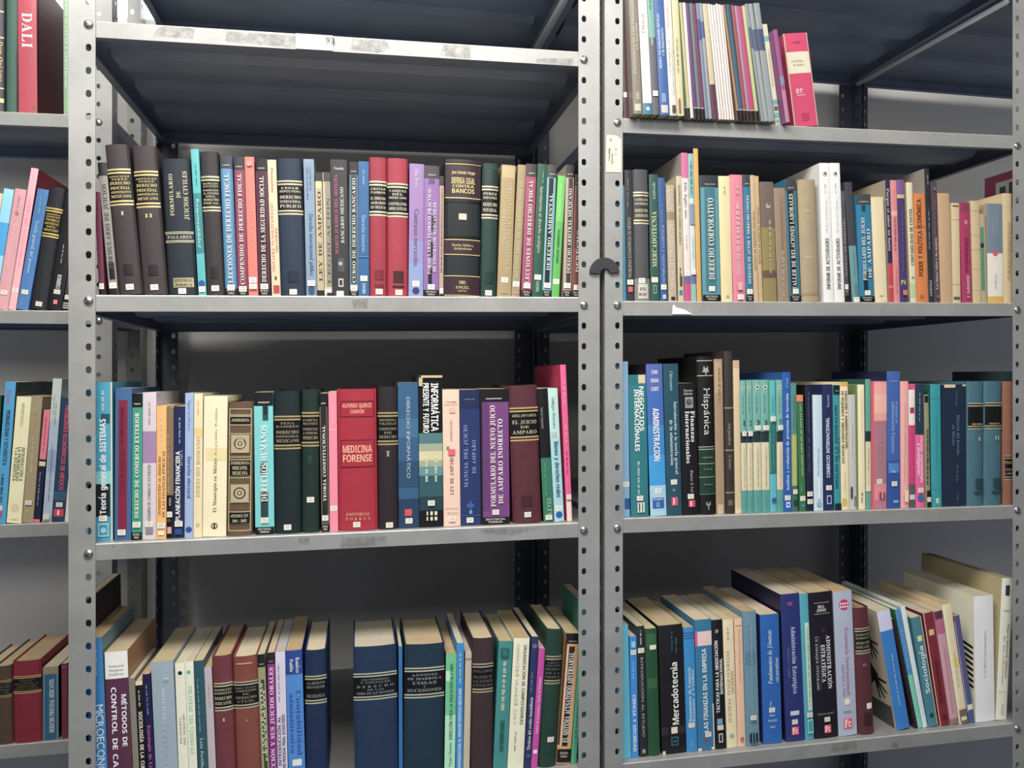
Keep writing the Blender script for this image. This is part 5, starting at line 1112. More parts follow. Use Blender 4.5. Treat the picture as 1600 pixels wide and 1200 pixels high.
 (1361.8, 1385.5, 1361.8, 595.7, P, 'e88c94', 'wide pink paperback with mauve middle', X(R(0, 1, .0, .07, 'c87890'), R(.12, 1, .2, .69, 'b07888'), R(.12, 1, .69, .99, 'f0a49c'), R(.12, 1, .75, .9, 'f4b8a0'), R(0, .14, .0, 1, 'e05464'), S(.215), vln(.3, .62, 'c894a0', .5, .6), R(.45, .85, .08, .13, '8c4c58', 'publisher_mark'), R(.6, .7, .08, .13, 'f0a0a8', 'publisher_mark'))),
 (1386, 1406.8, 1385.3, 580, P, '3c64b0', 'tall blue paperback Administración Financiera', X(R(0, 1, .0, .35, '2c56a4'), R(.1, .9, .26, .33, '4c84cc'), T('Principios de', .62, .78, .72, .18, '90b4e4', 's', 'd'), T('Administración Financiera', .4, .78, .45, .26, '90b4e4', 's', 'd'), ln(.92, .945, 2, 'a0bce4'), vln(.26, .28, 'a8c4ec', .3, .7), S(.18), R(.4, .8, .04, .06, '88acd8')), {'cover': '232850'}),
 (1407.3, 1420, 1406.5, 595.7, P, 'f4a8a0', 'light pink paperback with cream speckles', X(R(.2, .8, .1, .9, 'f0b4a8'), vln(.2, .85, 'e8948c', .4, .55), R(.3, .8, .05, .14, 'f0dcc0', 'shelf_label'))),
 (1420.5, 1430.4, 1419.4, 609, P, 'd8387c', 'magenta paperback with white head and grey foot', X(R(0, 1, .7, 1, 'f0e4d8', 'head_panel'), R(.2, .9, .8, .85, 'a8306c'), R(0, 1, 0, .2, '605c5c', 'foot_panel'), S(.09))),
 (1430.9, 1445.3, 1429.3, 600, P, 'f0609c', 'pink paperback with dark blue upper half, Ciencia y metodología', X(R(0, 1, .59, 1, '243c50'), T('Ciencia, metodología', .2, .58, .7, .28, 'f4e4ec', 'g', 'd'), T('e investigación', .26, .52, .36, .28, 'f4e4ec', 'g', 'd'), vln(.7, .93, '8ca0b0', .4, .55), O(.5, .08, .36, '3c68b0'), S(.14))),
 (1446, 1453.8, 1443, 616.8, P, '98946c', 'narrow olive grey paperback with dark head', X(R(.1, .9, .93, .99, '202020', 'head_panel'), vln(.2, .7, '3c3c30', 0.25, 0.75), R(.1, 1, 0, .15, '1a1c1a', 'foot_panel'), S(.07))),
 (1455.3, 1471.5, 1453, 600.5, P, '0f9ca4', 'bright turquoise paperback with plain spine', X(R(0, 1, .14, .145, '0c7c84'), R(0, 1, .88, .885, '0c7c84'), R(.4, .7, .03, .07, 'c8d0a0', 'shelf_label'), vln(.3, .75, '0f8c94', .45, .55)), {'cover': '0c5c5c'}),
 (1472.3, 1510, 1471.3, 601, P, '1a2c44', 'wide dark navy book Historia del derecho en México, worn head', X(R(.1, .55, .975, 1, 'd8c49c', 'worn_edge'), R(.85, 1, .985, 1, 'd0c0a0', 'worn_edge'), T('Historia del derecho', .42, .75, .66, .14, '5c7c98', 's', 'd'), T('en México', .5, .67, .46, .12, '5c7c98', 's', 'd'), T('Cruz Barney', .82, .95, .6, .12, '48648c', 's', 'd'), vln(.2, .34, '48648c', .56, .64), vln(.05, .12, '48648c', .56, .64))),
 (1510.7, 1536.3, 1510.8, 596.4, Hc, '3f6c7c', 'slate teal hardcover with black label, volume I', X(HL(.615, .83, [('', 1)], 'b0a880', u0=.04), ln(.64, .81, 5, '8c8468'), H('I', .54, .03, 'c0c0a8', 's', .3, .6), R(.4, .92, .14, .22, '26444f', 'publisher_mark'), R(.32, .92, .1, .12, '26444f', 'publisher_mark'))),
 (1537, 1564.8, 1537.3, 595.7, Hc, '3f6c7c', 'slate teal hardcover with black label, volume II', X(HL(.615, .83, [('', 1)], 'b0a880', u0=.04), ln(.64, .81, 5, '8c8468'), H('II', .545, .03, 'c0c0a8', 's', .3, .6), R(.42, .92, .14, .22, '26444f', 'publisher_mark'), R(.34, .92, .1, .12, '26444f', 'publisher_mark'))),
 (1567, 1588, 1567, 595.7, Hc, '8c5c44', 'brown hardcover with black label by the right post', X(HL(.2, .4, [('PROCESO', 1), ('', .5), ('LEGISLACION', .8), ('LABORAL', .8)], 'b09c6c', txt='9c8c64', u0=.1))),
 (1589.5, 1612, 1589.5, 580, Hc, '20363e', 'tall dark teal hardcover behind the right post', [], {'dep': .185}),
])

# ------------------------------------------------------------------ right rack, bottom row
def hands(root, w, h, dep):
    """cover picture of two dark reaching hands on the left board"""
    mb = MB()
    dk = cmat('2a2a2c', 'ink')
    gy = cmat('4a4c4c')
    x = -.0002
    f = lambda y, z: (x, y, z)
    mb.add([(x + .00008, .006, .001), (x + .00008, dep - .004, .001), (x + .00008, dep - .004, h * .17), (x + .00008, .006, h * .19)], [(0, 1, 2, 3)], gy)

    def limb(p, q, a, b_):
        dy, dz = q[0] - p[0], q[1] - p[1]
        L = sqrt(dy * dy + dz * dz)
        ny, nz = -dz / L, dy / L
        mb.add([f(p[0] + ny * a, p[1] + nz * a), f(p[0] - ny * a, p[1] - nz * a), f(q[0] - ny * b_, q[1] - nz * b_), f(q[0] + ny * b_, q[1] + nz * b_)], [(0, 1, 2, 3)], dk)
    for (oy, oz, s) in ((.068, .80, .85), (.07, .50, 1.0)):
        y0, z0 = oy, oz * h
        limb((y0 + .05, z0 + .05 * s), (y0, z0), .012 * s, .011 * s)
        limb((y0, z0), (y0 - .028 * s, z0 - .03 * s), .013 * s, .015 * s)
        for (ey, ez) in ((-.062, -.028), (-.058, -.052), (-.048, -.066), (-.032, -.072), (-.006, -.05)):
            limb((y0 - .024 * s, z0 - .028 * s), (y0 + ey * s, z0 + ez * s), .0042 * s, .0022 * s)
    mb.build('cover_picture', root)


def zigzag(root, w, h, dep):
    """black slanted strokes printed on the left board"""
    mb = MB()
    dk = cmat('1c1c1e', 'ink')
    for i in range(8):
        z = h * (.26 + .045 * i)
        y0, y1 = .004, .045 if i % 2 else .04
        mb.add([(-.0002, y0, z), (-.0002, y1, z + .008), (-.0002, y1, z + .014), (-.0002, y0, z + .006)], [(0, 1, 2, 3)], dk)
    mb.build('cover_picture', root)


row('C4', .02, None, .78, 'books in the right rack\'s bottom row', 'right rack\'s bottom row', [
 (966, 986.4, 961, 977, P, '4cacc4', 'light turquoise blue paperback beside the left post', [], {'dep': .17}),
 (986.9, 998.5, 983.5, 994.7, P, '1f84cc', 'azure blue paperback DESARROLLO in white vertical letters', X(T('CIENCIA Y SOCIEDAD', .05, .52, .5, .42, 'd8e8f0', 'g', 'd'), vln(.65, .8, '7cb8e8', .3, .6), R(.2, .8, .91, .96, '7cc0e8'), S(.87)), {'dep': .17}),
 (999, 1012.2, 993.5, 978.7, P, '26262a', 'black paperback INTRODUCCION AL ESTUDIO DE LA CRIMINOLOGIA', X(T('INTRODUCCIÓN AL ESTUDIO', .15, .76, .55, .3, '9ca0a4', 'r', 'd'), vln(.86, .97, 'b8b8b8', .4, .6), S(.815), R(.3, .7, .03, .06, '8c8c8c', 'publisher_mark')), {'dep': .17}),
 (1013, 1031.5, 1007.5, 982.7, P, '1a4a2c', 'dark green paperback with lighter green bands', X(R(.1, .9, .86, .96, '2f5c34'), R(.1, .9, .53, .61, '2c5c34'), R(.35, .9, .835, .87, 'd8d4b8', 'shelf_label'), vln(.1, .5, '286038', .7, .8)), {'dep': .18}),
 (1034.7, 1072.5, 1028, 978, P, '18161a', 'thick black paperback Mercadotecnia', X(T('Mercadotecnia', .22, .71, .6, .26, 'ece4c8', 'g'), R(.4, .66, .155, .205, 'd8ccb0', 'shelf_label'), R(.0, .28, .15, .21, '2c2a2c', 'clear_tape'), R(.7, 1, .15, .21, '2c2a2c', 'clear_tape'), R(.38, .68, .06, .13, '2c5c68', 'publisher_mark'), R(.43, .63, .07, .12, '18161a', 'publisher_mark'), O(.53, .095, .06, '2c5c68'), vln(.8, .95, '2f6068', .5, .58), vln(.78, .9, '2f6068', .66, .74), R(.0, .12, .0, .03, 'd0c09c', 'worn_corner')), {'dep': .19}),
 (1073.3, 1090, 1067.5, 981, P, '1f80bc', 'azure paperback on foreign trade documents, dark stripes', X(R(0, 1, .93, .94, '1c5c90'), R(0, 1, .95, .96, '1c5c90'), R(0, 1, .91, .92, '1c5c90'), T('Documentos de Comercio', .24, .68, .4, .26, 'c8dcec', 's'), T('Exterior y Crédito', .24, .66, .72, .24, 'c8dcec', 's'), S(.215), vln(.05, .11, '5ca8d8', .4, .6)), {'dep': .18}),
 (1091, 1117, 1085, 969, P, '226c94', 'worn blue paperback LAS FINANZAS EN LA EMPRESA', X(R(0, 1, .8, .91, 'f0b8b4', 'patch'), R(0, .14, .8, .91, 'd8447c', 'patch'), T('LAS FINANZAS EN LA EMPRESA', .14, .78, .5, .26, 'd0dce4', 'g'), S(.12, .62), R(.3, .6, .07, .09, '8c3c5c'), R(.93, 1, .0, .35, 'c8ccb8', 'worn_edge'), R(0, .2, .0, .02, 'd0ccb4', 'worn_edge'), R(.8, 1, 0, .02, 'd0ccb4', 'worn_edge')), {'dep': .175}),
 (1118.3, 1135, 1111.5, 969, P, '17161a', 'black paperback TACTICAS PARA LA NEGOCIACION INTERNACIONAL', X(T('TÁCTICAS PARA LA NEGOCIACIÓN', .28, .84, .34, .28, 'e4e0d4', 'g'), T('INTERNACIONAL', .42, .7, .74, .26, 'e4e0d4', 'g'), S(.165), R(.2, .7, .19, .235, '5c98b8', 'publisher_mark'), R(.3, .7, .05, .12, 'b0b0a8', 'publisher_mark'), R(.4, .6, .06, .11, '17161a', 'publisher_mark'), vln(.9, .93, 'a8a8a4', .3, .6)), {'dep': .175}),
 (1136, 1152.3, 1129, 968.5, P, 'd8c8a0', 'cream paperback DERECHO INTERNACIONAL PUBLICO in faded print', X(T('DERECHO', .42, .6, .72, .3, 'a49c80', 's', 'd'), T('INTERNACIONAL PÚBLICO', .2, .76, .35, .3, 'a49c80', 's', 'd'), O(.5, .09, .22, '94a48c'), vln(.84, .94, 'a89c7c', .35, .55)), {'dep': .18}),
 (1153, 1165.3, 1147, 966.7, P, 'd8b090', 'peach tan paperback with thin dark rules', X(R(.1, .9, .94, .945, '6c4434'), vln(.5, .93, '94705c', .46, .54), R(.3, .7, .05, .08, '946c5c', 'publisher_mark')), {'dep': .18}),
 (1166, 1187, 1160, 956, P, '5f8498', 'mottled grey blue paperback with dark mark at foot', X(R(.1, .9, .6, .7, '547888'), vln(.2, .9, '88a8b8', .46, .56), S(.215), R(.2, .8, .03, .1, '17242c', 'publisher_mark'), R(.35, .42, .03, .1, '5f8498', 'publisher_mark'), R(.55, .62, .03, .1, '5f8498', 'publisher_mark')), {'dep': .19}),
 (1192.5, 1222, 1187, 961, P, '1a5ca8', 'royal blue paperback Fundamentos de finanzas corporativas', X(T('Fundamentos de finanzas', .46, .88, .45, .22, 'c8d8ec', 'i'), T('corporativas', .47, .66, .8, .18, 'c8d8ec', 'i'), S(.26, .5), vln(.29, .34, 'a8c4e0', .4, .48), H('Ross', .22, .018, 'a8c4e0', 's', .3), H('Westerfield', .18, .02, 'a8c4e0', 's', .5), H('Jaffe', .13, .018, 'a8c4e0', 's', .3)), {'dep': .2, 'cover': '1c2c64'}),
 (1228, 1257.8, 1219, 929, P, '24306c', 'navy paperback Administración Estratégica with red foot mark', X(T('Administración Estratégica', .32, .78, .6, .24, 'b0b8d8', 's', 'd'), T('TEXTO Y CASOS', .43, .64, .3, .12, '5c689c', 's', 'd'), R(.35, .6, .92, .945, '8c3c74', 'publisher_mark'), R(.28, .75, .175, .205, 'b8b8d0', 'shelf_label'), S(.13), ('Q', .5, .07, .36, 'e0485c')), {'dep': .21, 'cover': '1c1c3c'}),
 (1258.3, 1272, 1248.5, 928, P, '3c98a8', 'teal paperback with pale lettered strip and square outline', X(R(.45, .95, .2, .8, 'b8ccb0', 'title_panel'), vln(.22, .78, '6c9488', .62, .78), S(.175), R(.2, .85, .05, .145, '7cc8d0', 'title_frame'), R(.28, .77, .06, .135, '2f8c9c', 'title_frame')), {'dep': .2}),
 (1273, 1309.7, 1262.8, 926.7, P, '1a171f', 'black paperback HILL JONES ADMINISTRACION ESTRATEGICA', X(T('ADMINISTRACIÓN', .33, .7, .74, .17, 'e0dcd4', 's', 'd'), T('ESTRATÉGICA', .38, .64, .5, .17, 'e0dcd4', 's', 'd'), T('UN ENFOQUE INTEGRADO', .33, .7, .24, .1, 'a8a4a8', 's', 'd'), R(.36, .365, .33, .7, 'a8a4a8'), H('HILL', .9, .02, 'd8d4cc', 's', .3), H('JONES', .875, .02, 'd8d4cc', 's', .4), R(.2, .85, .925, .928, 'a8a4a0'), R(.2, .85, .85, .853, 'a8a4a0'), O(.55, .74, .12, '2c2430'), H('TERCERA EDICION', .165, .014, '807c84', 's', .7), S(.125, .55), ('Q', .55, .06, .28, 'e0485c')), {'dep': .2}),
 (1310.5, 1339.7, 1301.3, 925, P, 'a0a8bc', 'silver blue paperback Economía Internacional with red globe', X(T('Economía Internacional', .28, .75, .62, .2, '9c6c8c', 's', 'd'), T('Apertura y Fuld', .27, .5, .38, .15, 'a87894', 's', 'd'), O(.55, .905, .27, 'b83458'), *[R(.33 + .12 * i, .41 + .12 * i, .885 + .022 * j, .899 + .022 * j, 'e0c8d0', 'publisher_mark') for i in range(4) for j in range(2)], O(.5, .235, .16, 'd8d0b8', 'sticker'), vln(.16, .175, '7c84a0', .3, .8), ('Q', .5, .085, .44, 'e0485c')), {'dep': .2}),
 (1341.5, 1366.5, 1331.5, 950, Hc, '55282e', 'maroon hardcover DERECHO MERCANTIL, volume II', X(HL(.635, .84, [('RODRIGUEZ', .9), ('RODRIGUEZ', .9), ('', .3), ('DERECHO', 1.1), ('MERCANTIL', 1.1)], 'a89c78', txt='948c70', u0=.05), H('II', .55, .02, '948c70', 's', .24), R(.5, .85, .2, .245, 'dcd4bc', 'shelf_label'), R(.3, .8, .07, .17, '3a1c22', 'publisher_mark')), {'dep': .175, 'page': 'b89478'}),
 (1402, 1428.5, 1369.6, 956, P, '2474bc', 'bright blue paperback leaning, with hands pictured on cover', X(R(0, 1, .83, 1, 'c0bedc', 'head_panel'), vln(.2, .65, 'b8d0e8', .46, .54)), {'cover': 'b8b098', 'side': hands, 'dep': .2, 'yr': 1145, 'page': 'd8cfb8'}),
 (1429, 1434.8, 1391.5, 967.7, P, '2c1824', 'slim dark maroon leaning booklet', X(vln(.1, .9, '5c4450', .4, .6)), {'dep': .2, 'yr': 1142}),
 (1435.2, 1442.3, 1398, 953, P, '66c0a8', 'mint green leaning booklet with blue upper part', X(R(0, 1, .45, 1, '3c84c4'), vln(.5, .85, '8cb8e0', .4, .6)), {'dep': .2, 'yr': 1141, 'cover': '2c7040', 'page': 'e0dccc'}),
 (1442.8, 1450, 1407, 948, P, 'c4dcd8', 'pale mint white leaning booklet', X(vln(.1, .4, 'e0e8e0', .3, .7)), {'dep': .2, 'yr': 1140, 'page': 'e0dccc'}),
 (1450.5, 1466, 1423.4, 966, P, '3c7888', 'slate teal leaning paperback Sociología', X(T('Sociología', .3, .74, .5, .4, 'c0d8d4', 'g'), R(.3, .75, .78, .83, 'd8cc84', 'shelf_label'), O(.5, .1, .22, '1c3c48'), R(.92, 1, 0, 1, 'd0c094', 'worn_edge')), {'dep': .17, 'yr': 1137}),
 (1468.5, 1484, 1442, 959, P, '7c2430', 'dark red leaning paperback with worn edges', X(R(.3, .8, .8, .85, 'd8b078', 'shelf_label'), R(0, .08, 0, 1, 'c8a890', 'worn_edge'), vln(.2, .6, '5c1824', 0.35, 0.65), O(.5, .08, .2, '5c141c')), {'dep': .17, 'yr': 1133}),
 (1485, 1497.5, 1459.5, 956, P, 'c4909c', 'pink grey leaning paperback with dark purple head', X(R(0, 1, .93, 1, '5c2c44', 'head_panel'), R(0, 1, .8, .93, 'b0607c'), R(0, 1, 0, .05, '8c6c74'), vln(.1, .7, 'b08490', .4, .6)), {'dep': .17, 'yr': 1131}),
 (1499, 1513, 1471.6, 945, P, 'd8c8a0', 'cream leaning book with yellow mark', X(R(.3, .9, .48, .55, 'e8c440'), R(0, .25, 0, 1, 'e4d4ac'), vln(.3, .6, 'c0b088', .4, .6), R(.1, .9, .01, .12, '6c6450', 'publisher_mark'), R(.2, .8, .03, .06, 'd8c8a0', 'publisher_mark')), {'dep': .2, 'yr': 1130}),
 (1513.7, 1523.3, 1489.5, 963.4, P, '54507c', 'dusty violet leaning book with cream tape', X(R(0, 1, 0, .3, '44588c'), R(-.0, 1, .12, .17, 'd8d0a8', 'adhesive_tape'), R(0, .15, .1, .95, '8c88a8')), {'dep': .15, 'yr': 1129}),
 (1524.5, 1554.5, 1521.3, 932, P, 'efe6d4', 'thick blank white volume with black zigzag on its side', X(vln(.35, .73, 'b0a8a8', .46, .56)), {'cover': 'dcd4b8', 'side': zigzag, 'dep': .215, 'yr': 1128, 'page': 'e0d8c0'}),
 (1555.3, 1572.5, 1565.5, 903, P, 'dcd6c0', 'tall cream white book leaning against the right post', X(R(.35, .75, .875, .95, '2c3450', 'publisher_mark'), ln(.76, .82, 3, 'a8a490'), T('Nueva historia mínima', .3, .68, .7, .2, '6c6c60', 's', 'd'), T('de las relaciones', .25, .6, .4, .18, 'a8a490', 's', 'd'), vln(.04, .12, 'a8a490', .4, .6), R(0, 1, .2, .203, 'a8a490')), {'cover': 'a89c74', 'dep': .24, 'yr': 1123, 'page': 'b0a488'}),
])

# ------------------------------------------------------------------ left rack
row('A1', .01, None, 1.15, 'books on the left rack\'s top shelf', 'left rack\'s top shelf', [
 (-16, 6.5, -16, -40, Hc, '55505c', 'black book with gold lettering cut by the frame edge', X(*[R(0, 1, a, a + .008, 'e0c860', 'gold_rule', 'foil') for a in (.73, .54, .17)], R(.5, 1, .07, .1, 'd8c060', 'gold_rule', 'foil'), T('Don Quijote', .22, .52, .8, .3, 'e0c860', 'i', 'd'))),
 (8, 28, 8, -40, Hc, '3a6658', 'dark green cloth hardcover left of the red DALI volume', X(R(0, .18, 0, 1, '1c2c2c'), R(.9, 1, 0, 1, '1c1c24'))),
 (29, 58.5, 27.5, -40, Hc, 'c44c5c', 'tall red hardcover DALI in white serif letters', X(T('DALI', .47, .73, .5, .56, 'f8f0ec', 's', 'd'), O(.85, .04, .12, '946040')), {'cover': '5c1c30', 'dep': .25, 'bul': .001}),
 (99.7, 108, 98.5, -40, P, '8cb48c', 'pale green book with white lettering beside the post', X(T('FLORES Y PLANTAS MEDICINALES', .3, .98, .5, .5, 'd8e4d0', 's'), vln(.2, .3, 'd8e4d0', .3, .7)), {'dep': .2}),
])
row('A2', .01, None, .85, 'leaning books on the left rack\'s second shelf', 'left rack\'s second shelf', [
 (-42, -26, -10, 300, P, 'c8b890', 'beige book cut by the frame edge', [], {'dep': .17}),
 (-24, -7.3, 6, 294, P, '84c8e0', 'sky blue book with deeper blue band', X(R(0, 1, .45, .72, '2c9cd8')), {'dep': .17}),
 (-6.5, 12, 24, 294, P, 'd0949c', 'dusty pink book with faded lettering', X(T('Teoría general', .35, .72, .5, .3, 'e0b0b4', 's', 'd'), vln(.78, .94, 'c88890', .4, .55), S(.14), O(.5, .8, .16, 'b07868'))),
 (12.7, 24.8, 49, 262, P, 'fba4ac', 'tall rose book whose cover is dark red', X(T('DERECHO ECONÓMICO', .3, .8, .5, .4, 'f07c94', 's', 'd'), S(.14), vln(.84, .95, 'f8b8b8', .4, .6)), {'cover': '8c2c3c', 'dep': .2}),
 (25.3, 45, 59, 294, P, '3f76b0', 'blue book Teoría general del proceso', X(T('Teoría general del proceso', .3, .74, .5, .3, 'a0c0dc', 's', 'd'), vln(.8, .95, '78a4cc', .4, .55), S(.145), vln(.03, .1, '78a4cc', .4, .5)), {'dep': .17}),
 (45.5, 73.8, 76.5, 291, Hc, '23262c', 'black hardcover TEORIA GENERAL DEL PROCESO with gold rules', X(HL(.59, .83, [('AROCENA', .7), ('MORENO', .7), ('TEORIA', 1), ('GENERAL', 1), ('DEL', .8), ('PROCESO', 1)], 'd8bc54'), S(.045, .5)), {'dep': .17}),
 (74.5, 95.8, 104, 300, P, '1c1c20', 'black paperback with white print leaning on the post', X(T('ROMERO', .18, .3, .5, .3, 'c8c8c8', 'g', 'd'), vln(.4, .56, 'a8a8a8', .4, .5), S(.155), R(.35, .65, .05, .085, 'e87880', 'publisher_mark')), {'dep': .16}),
 (97, 107.5, 124, 310, P, '3a3a3c', 'black and white striped book against the post', X(T('DERECHO', .62, .9, .5, .6, 'd8d8d0'), R(0, 1, .0, .15, '1c1c1c', 'foot_panel'), S(.12), *[R(0, 1, .02 + .02 * i, .03 + .02 * i, 'b8b8b4') for i in range(3)]), {'dep': .16}),
])
row('A3', .01, None, .9, 'books in the left rack\'s third row', 'left rack\'s third row', [
 (-24, -9, -12, 617, P, '144038', 'dark green book cut by the frame edge', [], {'dep': .17}),
 (-8, 9, 8.7, 596, P, '3a9ccc', 'sky blue paperback PROBABILIDAD Y ESTADISTICA', X(T('PROBABILIDAD Y ESTADISTICA', .41, .8, .5, .36, '1a2c3c', 'g', 'd'), T('Schaum', .84, .95, .45, .4, 'c44c84', 'i', 'd'), vln(.15, .35, '2c5c78', .3, .6), S(.11, .3), R(.1, .6, .05, .09, 'd83c4c', 'publisher_mark')), {'cover': '1f3438', 'dep': .2}),
 (10, 33.8, 26.5, 619, P, 'f0e0b0', 'cream paperback INTRODUCCION A LA PROBABILIDAD Y LA ESTADISTICA', X(T('INTRODUCCIÓN A', .33, .6, .75, .2, '5c5440', 'g', 'd'), T('LA PROBABILIDAD', .33, .6, .5, .2, '5c5440', 'g', 'd'), T('Y LA ESTADISTICA', .33, .6, .27, .2, '5c5440', 'g', 'd'), T('MENDENHALL', .76, .95, .5, .2, 'a89c78', 's', 'd'), O(.5, .12, .3, 'd8c89c'), ln(.02, .05, 2, 'b0a480')), {'dep': .15}),
 (34.3, 51.8, 49.5, 619, P, 'a0906c', 'olive tan paperback beside the cream one', X(vln(.4, .68, 'd0c4a0', .42, .54), vln(.74, .92, 'c0b490', .42, .54), S(.16), vln(.04, .12, 'c8bc98', .45, .55)), {'dep': .16, 'page': 'd0bc98'}),
 (52.5, 63.8, 69, 640, P, '1c2440', 'navy booklet with pink upper part', X(R(0, 1, .56, 1, 'e87888'), R(0, 1, .5, .54, 'd8cc98', 'shelf_label'), vln(.62, .94, 'b04c64', .4, .6), R(0, 1, 0, .03, 'e86c7c', 'foot_panel'), vln(.15, .45, '8c94b0', .35, .6)), {'dep': .15}),
 (64.5, 80.5, 81.5, 591, P, 'a8b8cc', 'tall pale blue marbled paperback', X(R(0, 1, .7, 1, 'bcc8c4'), R(.1, .9, .35, .5, '8ca4c0'), vln(.7, .88, '7c8894', .3, .4), vln(.68, .85, '7c8894', .55, .65), vln(.15, .55, '5c6c84', .5, .62), R(.15, .85, .02, .06, 'd8d0b8', 'shelf_label')), {'dep': .18}),
 (81.3, 100.5, 96.5, 620, P, '20405c', 'navy paperback PROBLEMAS ECONOMICOS in red letters', X(T('PROBLEMAS ECONÓMICOS DE MÉXICO', .25, .93, .55, .34, 'e0506c', 'g', 'd'), R(0, 1, .17, .24, '2f5c78'), S(.135), R(.1, .9, .04, .1, 'd83c4c', 'publisher_mark'), R(.4, .55, .05, .09, 'f0dcdc', 'publisher_mark')), {'dep': .17}),
 (101, 107.5, 116, 640, P, 'e0d8c8', 'cream white booklet touching the post', [], {'dep': .17}),
])
row('A4', .01, 1200, .8, 'books in the left rack\'s bottom row', 'left rack\'s bottom row', [
 (-40, -8, -40, 1050, Hc, '3c342c', 'dark hardcover cut by the frame edge', [], {'dep': .175}),
 (-7, 21.5, -10, 1041, Hc, '4c3a2c', 'brown hardcover with black title label', X(HL(.6, .82, [('ARELLANO', .8), ('DERECHO', 1), ('PROCESAL', 1), ('CIVIL', 1)], 'a08c5c', txt='6c6848')), {'dep': .175}),
 (22, 67, 19.5, 1033, Hc, '7c2030', 'wide crimson hardcover PRACTICA FORENSE MERCANTIL', X(HL(.6, .815, [('ARELLANO', .7), ('GARCIA', .7), ('PRACTICA', 1.1), ('FORENSE', 1), ('MERCANTIL', 1.1)], 'c8a468', txt='6c6440', u0=.03)), {'dep': .175}),
 (67.5, 92, 67, 1042.5, P, '245c7c', 'blue paperback DERECHO PROCESAL MERCANTIL with grey edges', X(R(0, .12, 0, .9, '5c7c84'), R(.88, 1, 0, .9, '5c7c84'), R(0, 1, .9, 1, '8c8068', 'head_panel'), T('DERECHO PROCESAL MERCANTIL', .1, .84, .58, .3, 'd8dcd8')), {'dep': .18, 'cover': '18181a'}),
 (97, 106, 96, 1037, P, '6c2c40', 'thin maroon paperback beside the post', X(R(0, 1, .95, .96, 'a06870')), {'dep': .15}),
])

# maroon framed volume standing in the neighbouring rack, seen past the right rack's books
ROWK = .8
mb = MB()
xm = DXL + .14
lv = DL[1][0] + .0002
lo_, hi_ = 0.0, .5
for _ in range(40):             # depth at which its back edge is seen at the left end of the maroon patch
    md = (lo_ + hi_) / 2
    if px(1538.5, 300, md)[0] > xm: hi_ = md
    else: lo_ = md
Yf = md - .24
root = empty('book', (xm, Yf, lv), 'maroon volume with a grey photograph on its cover, behind the cream books', 'book', None)
t_, dp_, hh_ = .03, .24, .255
mb.prism([(0, dp_), (0, 0), (t_, 0), (t_, dp_), (t_ - .003, dp_), (t_ - .003, .003), (.003, .003), (.003, dp_)], 0, hh_, cmat('5c2438', 'cloth'))
mb.build('cover', root)
q = MB(); q.box((.0034, .004, .003), (t_ - .0034, dp_ - .004, hh_ - .003), pages_mat(PG[1])); q.build('page_block', root)
q = MB()
pb = dp_ - .035
q.add([(-.0003, pb - .10, .14), (-.0003, pb - .10, .235), (-.0003, pb, .235), (-.0003, pb, .14)], [(0, 1, 2, 3)], cmat('7c7c78'))
for (a, b_, c, d_) in ((.012, .03, .172, .222), (.04, .06, .165, .228), (.07, .09, .175, .22)):
    q.add([(-.0005, pb - b_, c), (-.0005, pb - b_, d_), (-.0005, pb - a, d_), (-.0005, pb - a, c)], [(0, 1, 2, 3)], cmat('2c2c2c'))
q.add([(-.0005, pb - .098, .143), (-.0005, pb - .098, .158), (-.0005, pb - .003, .158), (-.0005, pb - .003, .143)], [(0, 1, 2, 3)], cmat('a8a89c'))
q.build('cover_picture', root)

# ------------------------------------------------------------------ things stuck on the racks
ROWK = 1.0
# half ring magnet across the gap between the two racks
(mx, mz), s_ = px(944, 427, 0), 1 / 8.35 / 100
mb = MB()
N = 18
ro, ri = 24.5 * s_, 8.5 * s_
oz = []
for i in range(N + 1):
    a = pi * (.02 + .96 * i / N)
    oz.append((ro * cos(a), ro * sin(a) * 1.05))
for i in range(N, -1, -1):
    a = pi * (.02 + .96 * i / N)
    oz.append((ri * cos(a), ri * sin(a)))
n = len(oz)
vs = [(x, -.0005, z) for x, z in oz] + [(x * .97, -.006, z * .97 + .0002) for x, z in oz]
fs = []
for i in range(N):
    j = n - 1 - i
    fs += [(n + i, n + i + 1, n + j - 1, n + j), (i + 1, i, j, j - 1)]
fs += [(i, (i + 1) % n, n + (i + 1) % n, n + i) for i in range(n)]
mb.add(vs, fs, MAGNET)
o = mb.build('ring_magnet', None, (mx, -.0002, mz - .0015))
o.rotation_euler = (0, radians(-3), 0)
o['label'] = 'black half ring magnet bridging the gap between the two rack posts'
o['category'] = 'magnet'


def slip(name, pts, label, cat, m=LABELP, texts=(), Y=-.0006):
    """thin paper stuck on the steel, outline given as seen"""
    w_ = [px(x, y, 0) for x, y in pts]
    cx, cz = w_[0]
    mb = MB()
    n = len(w_)
    mb.add([(x - cx, 0, z - cz) for x, z in w_] + [(x - cx, -.0003, z - cz) for x, z in w_],
           [tuple(range(n, 2 * n)), tuple(range(n - 1, -1, -1))] + [(i, n + i, n + (i + 1) % n, (i + 1) % n) for i in range(n)], m)
    o = mb.build(name, None, (cx, Y, cz))
    if label:
        o['label'] = label
        o['category'] = cat
    for (s, x, y, hgt, vertical) in texts:
        X0, Z0 = px(x, y, 0)
        V, Fs, Ln, cap = textrun(s, 'g')
        k = hgt / 840.0 / cap
        q = MB()
        q.add([((X0 - cx) + (b_ * k if not vertical else b2 * k), -.0005, (Z0 - cz) + (b2 * k if not vertical else -b_ * k)) for b_, b2 in V], Fs, cmat('3a3632', 'ink'))
        q.build('lettering', o)
    return o


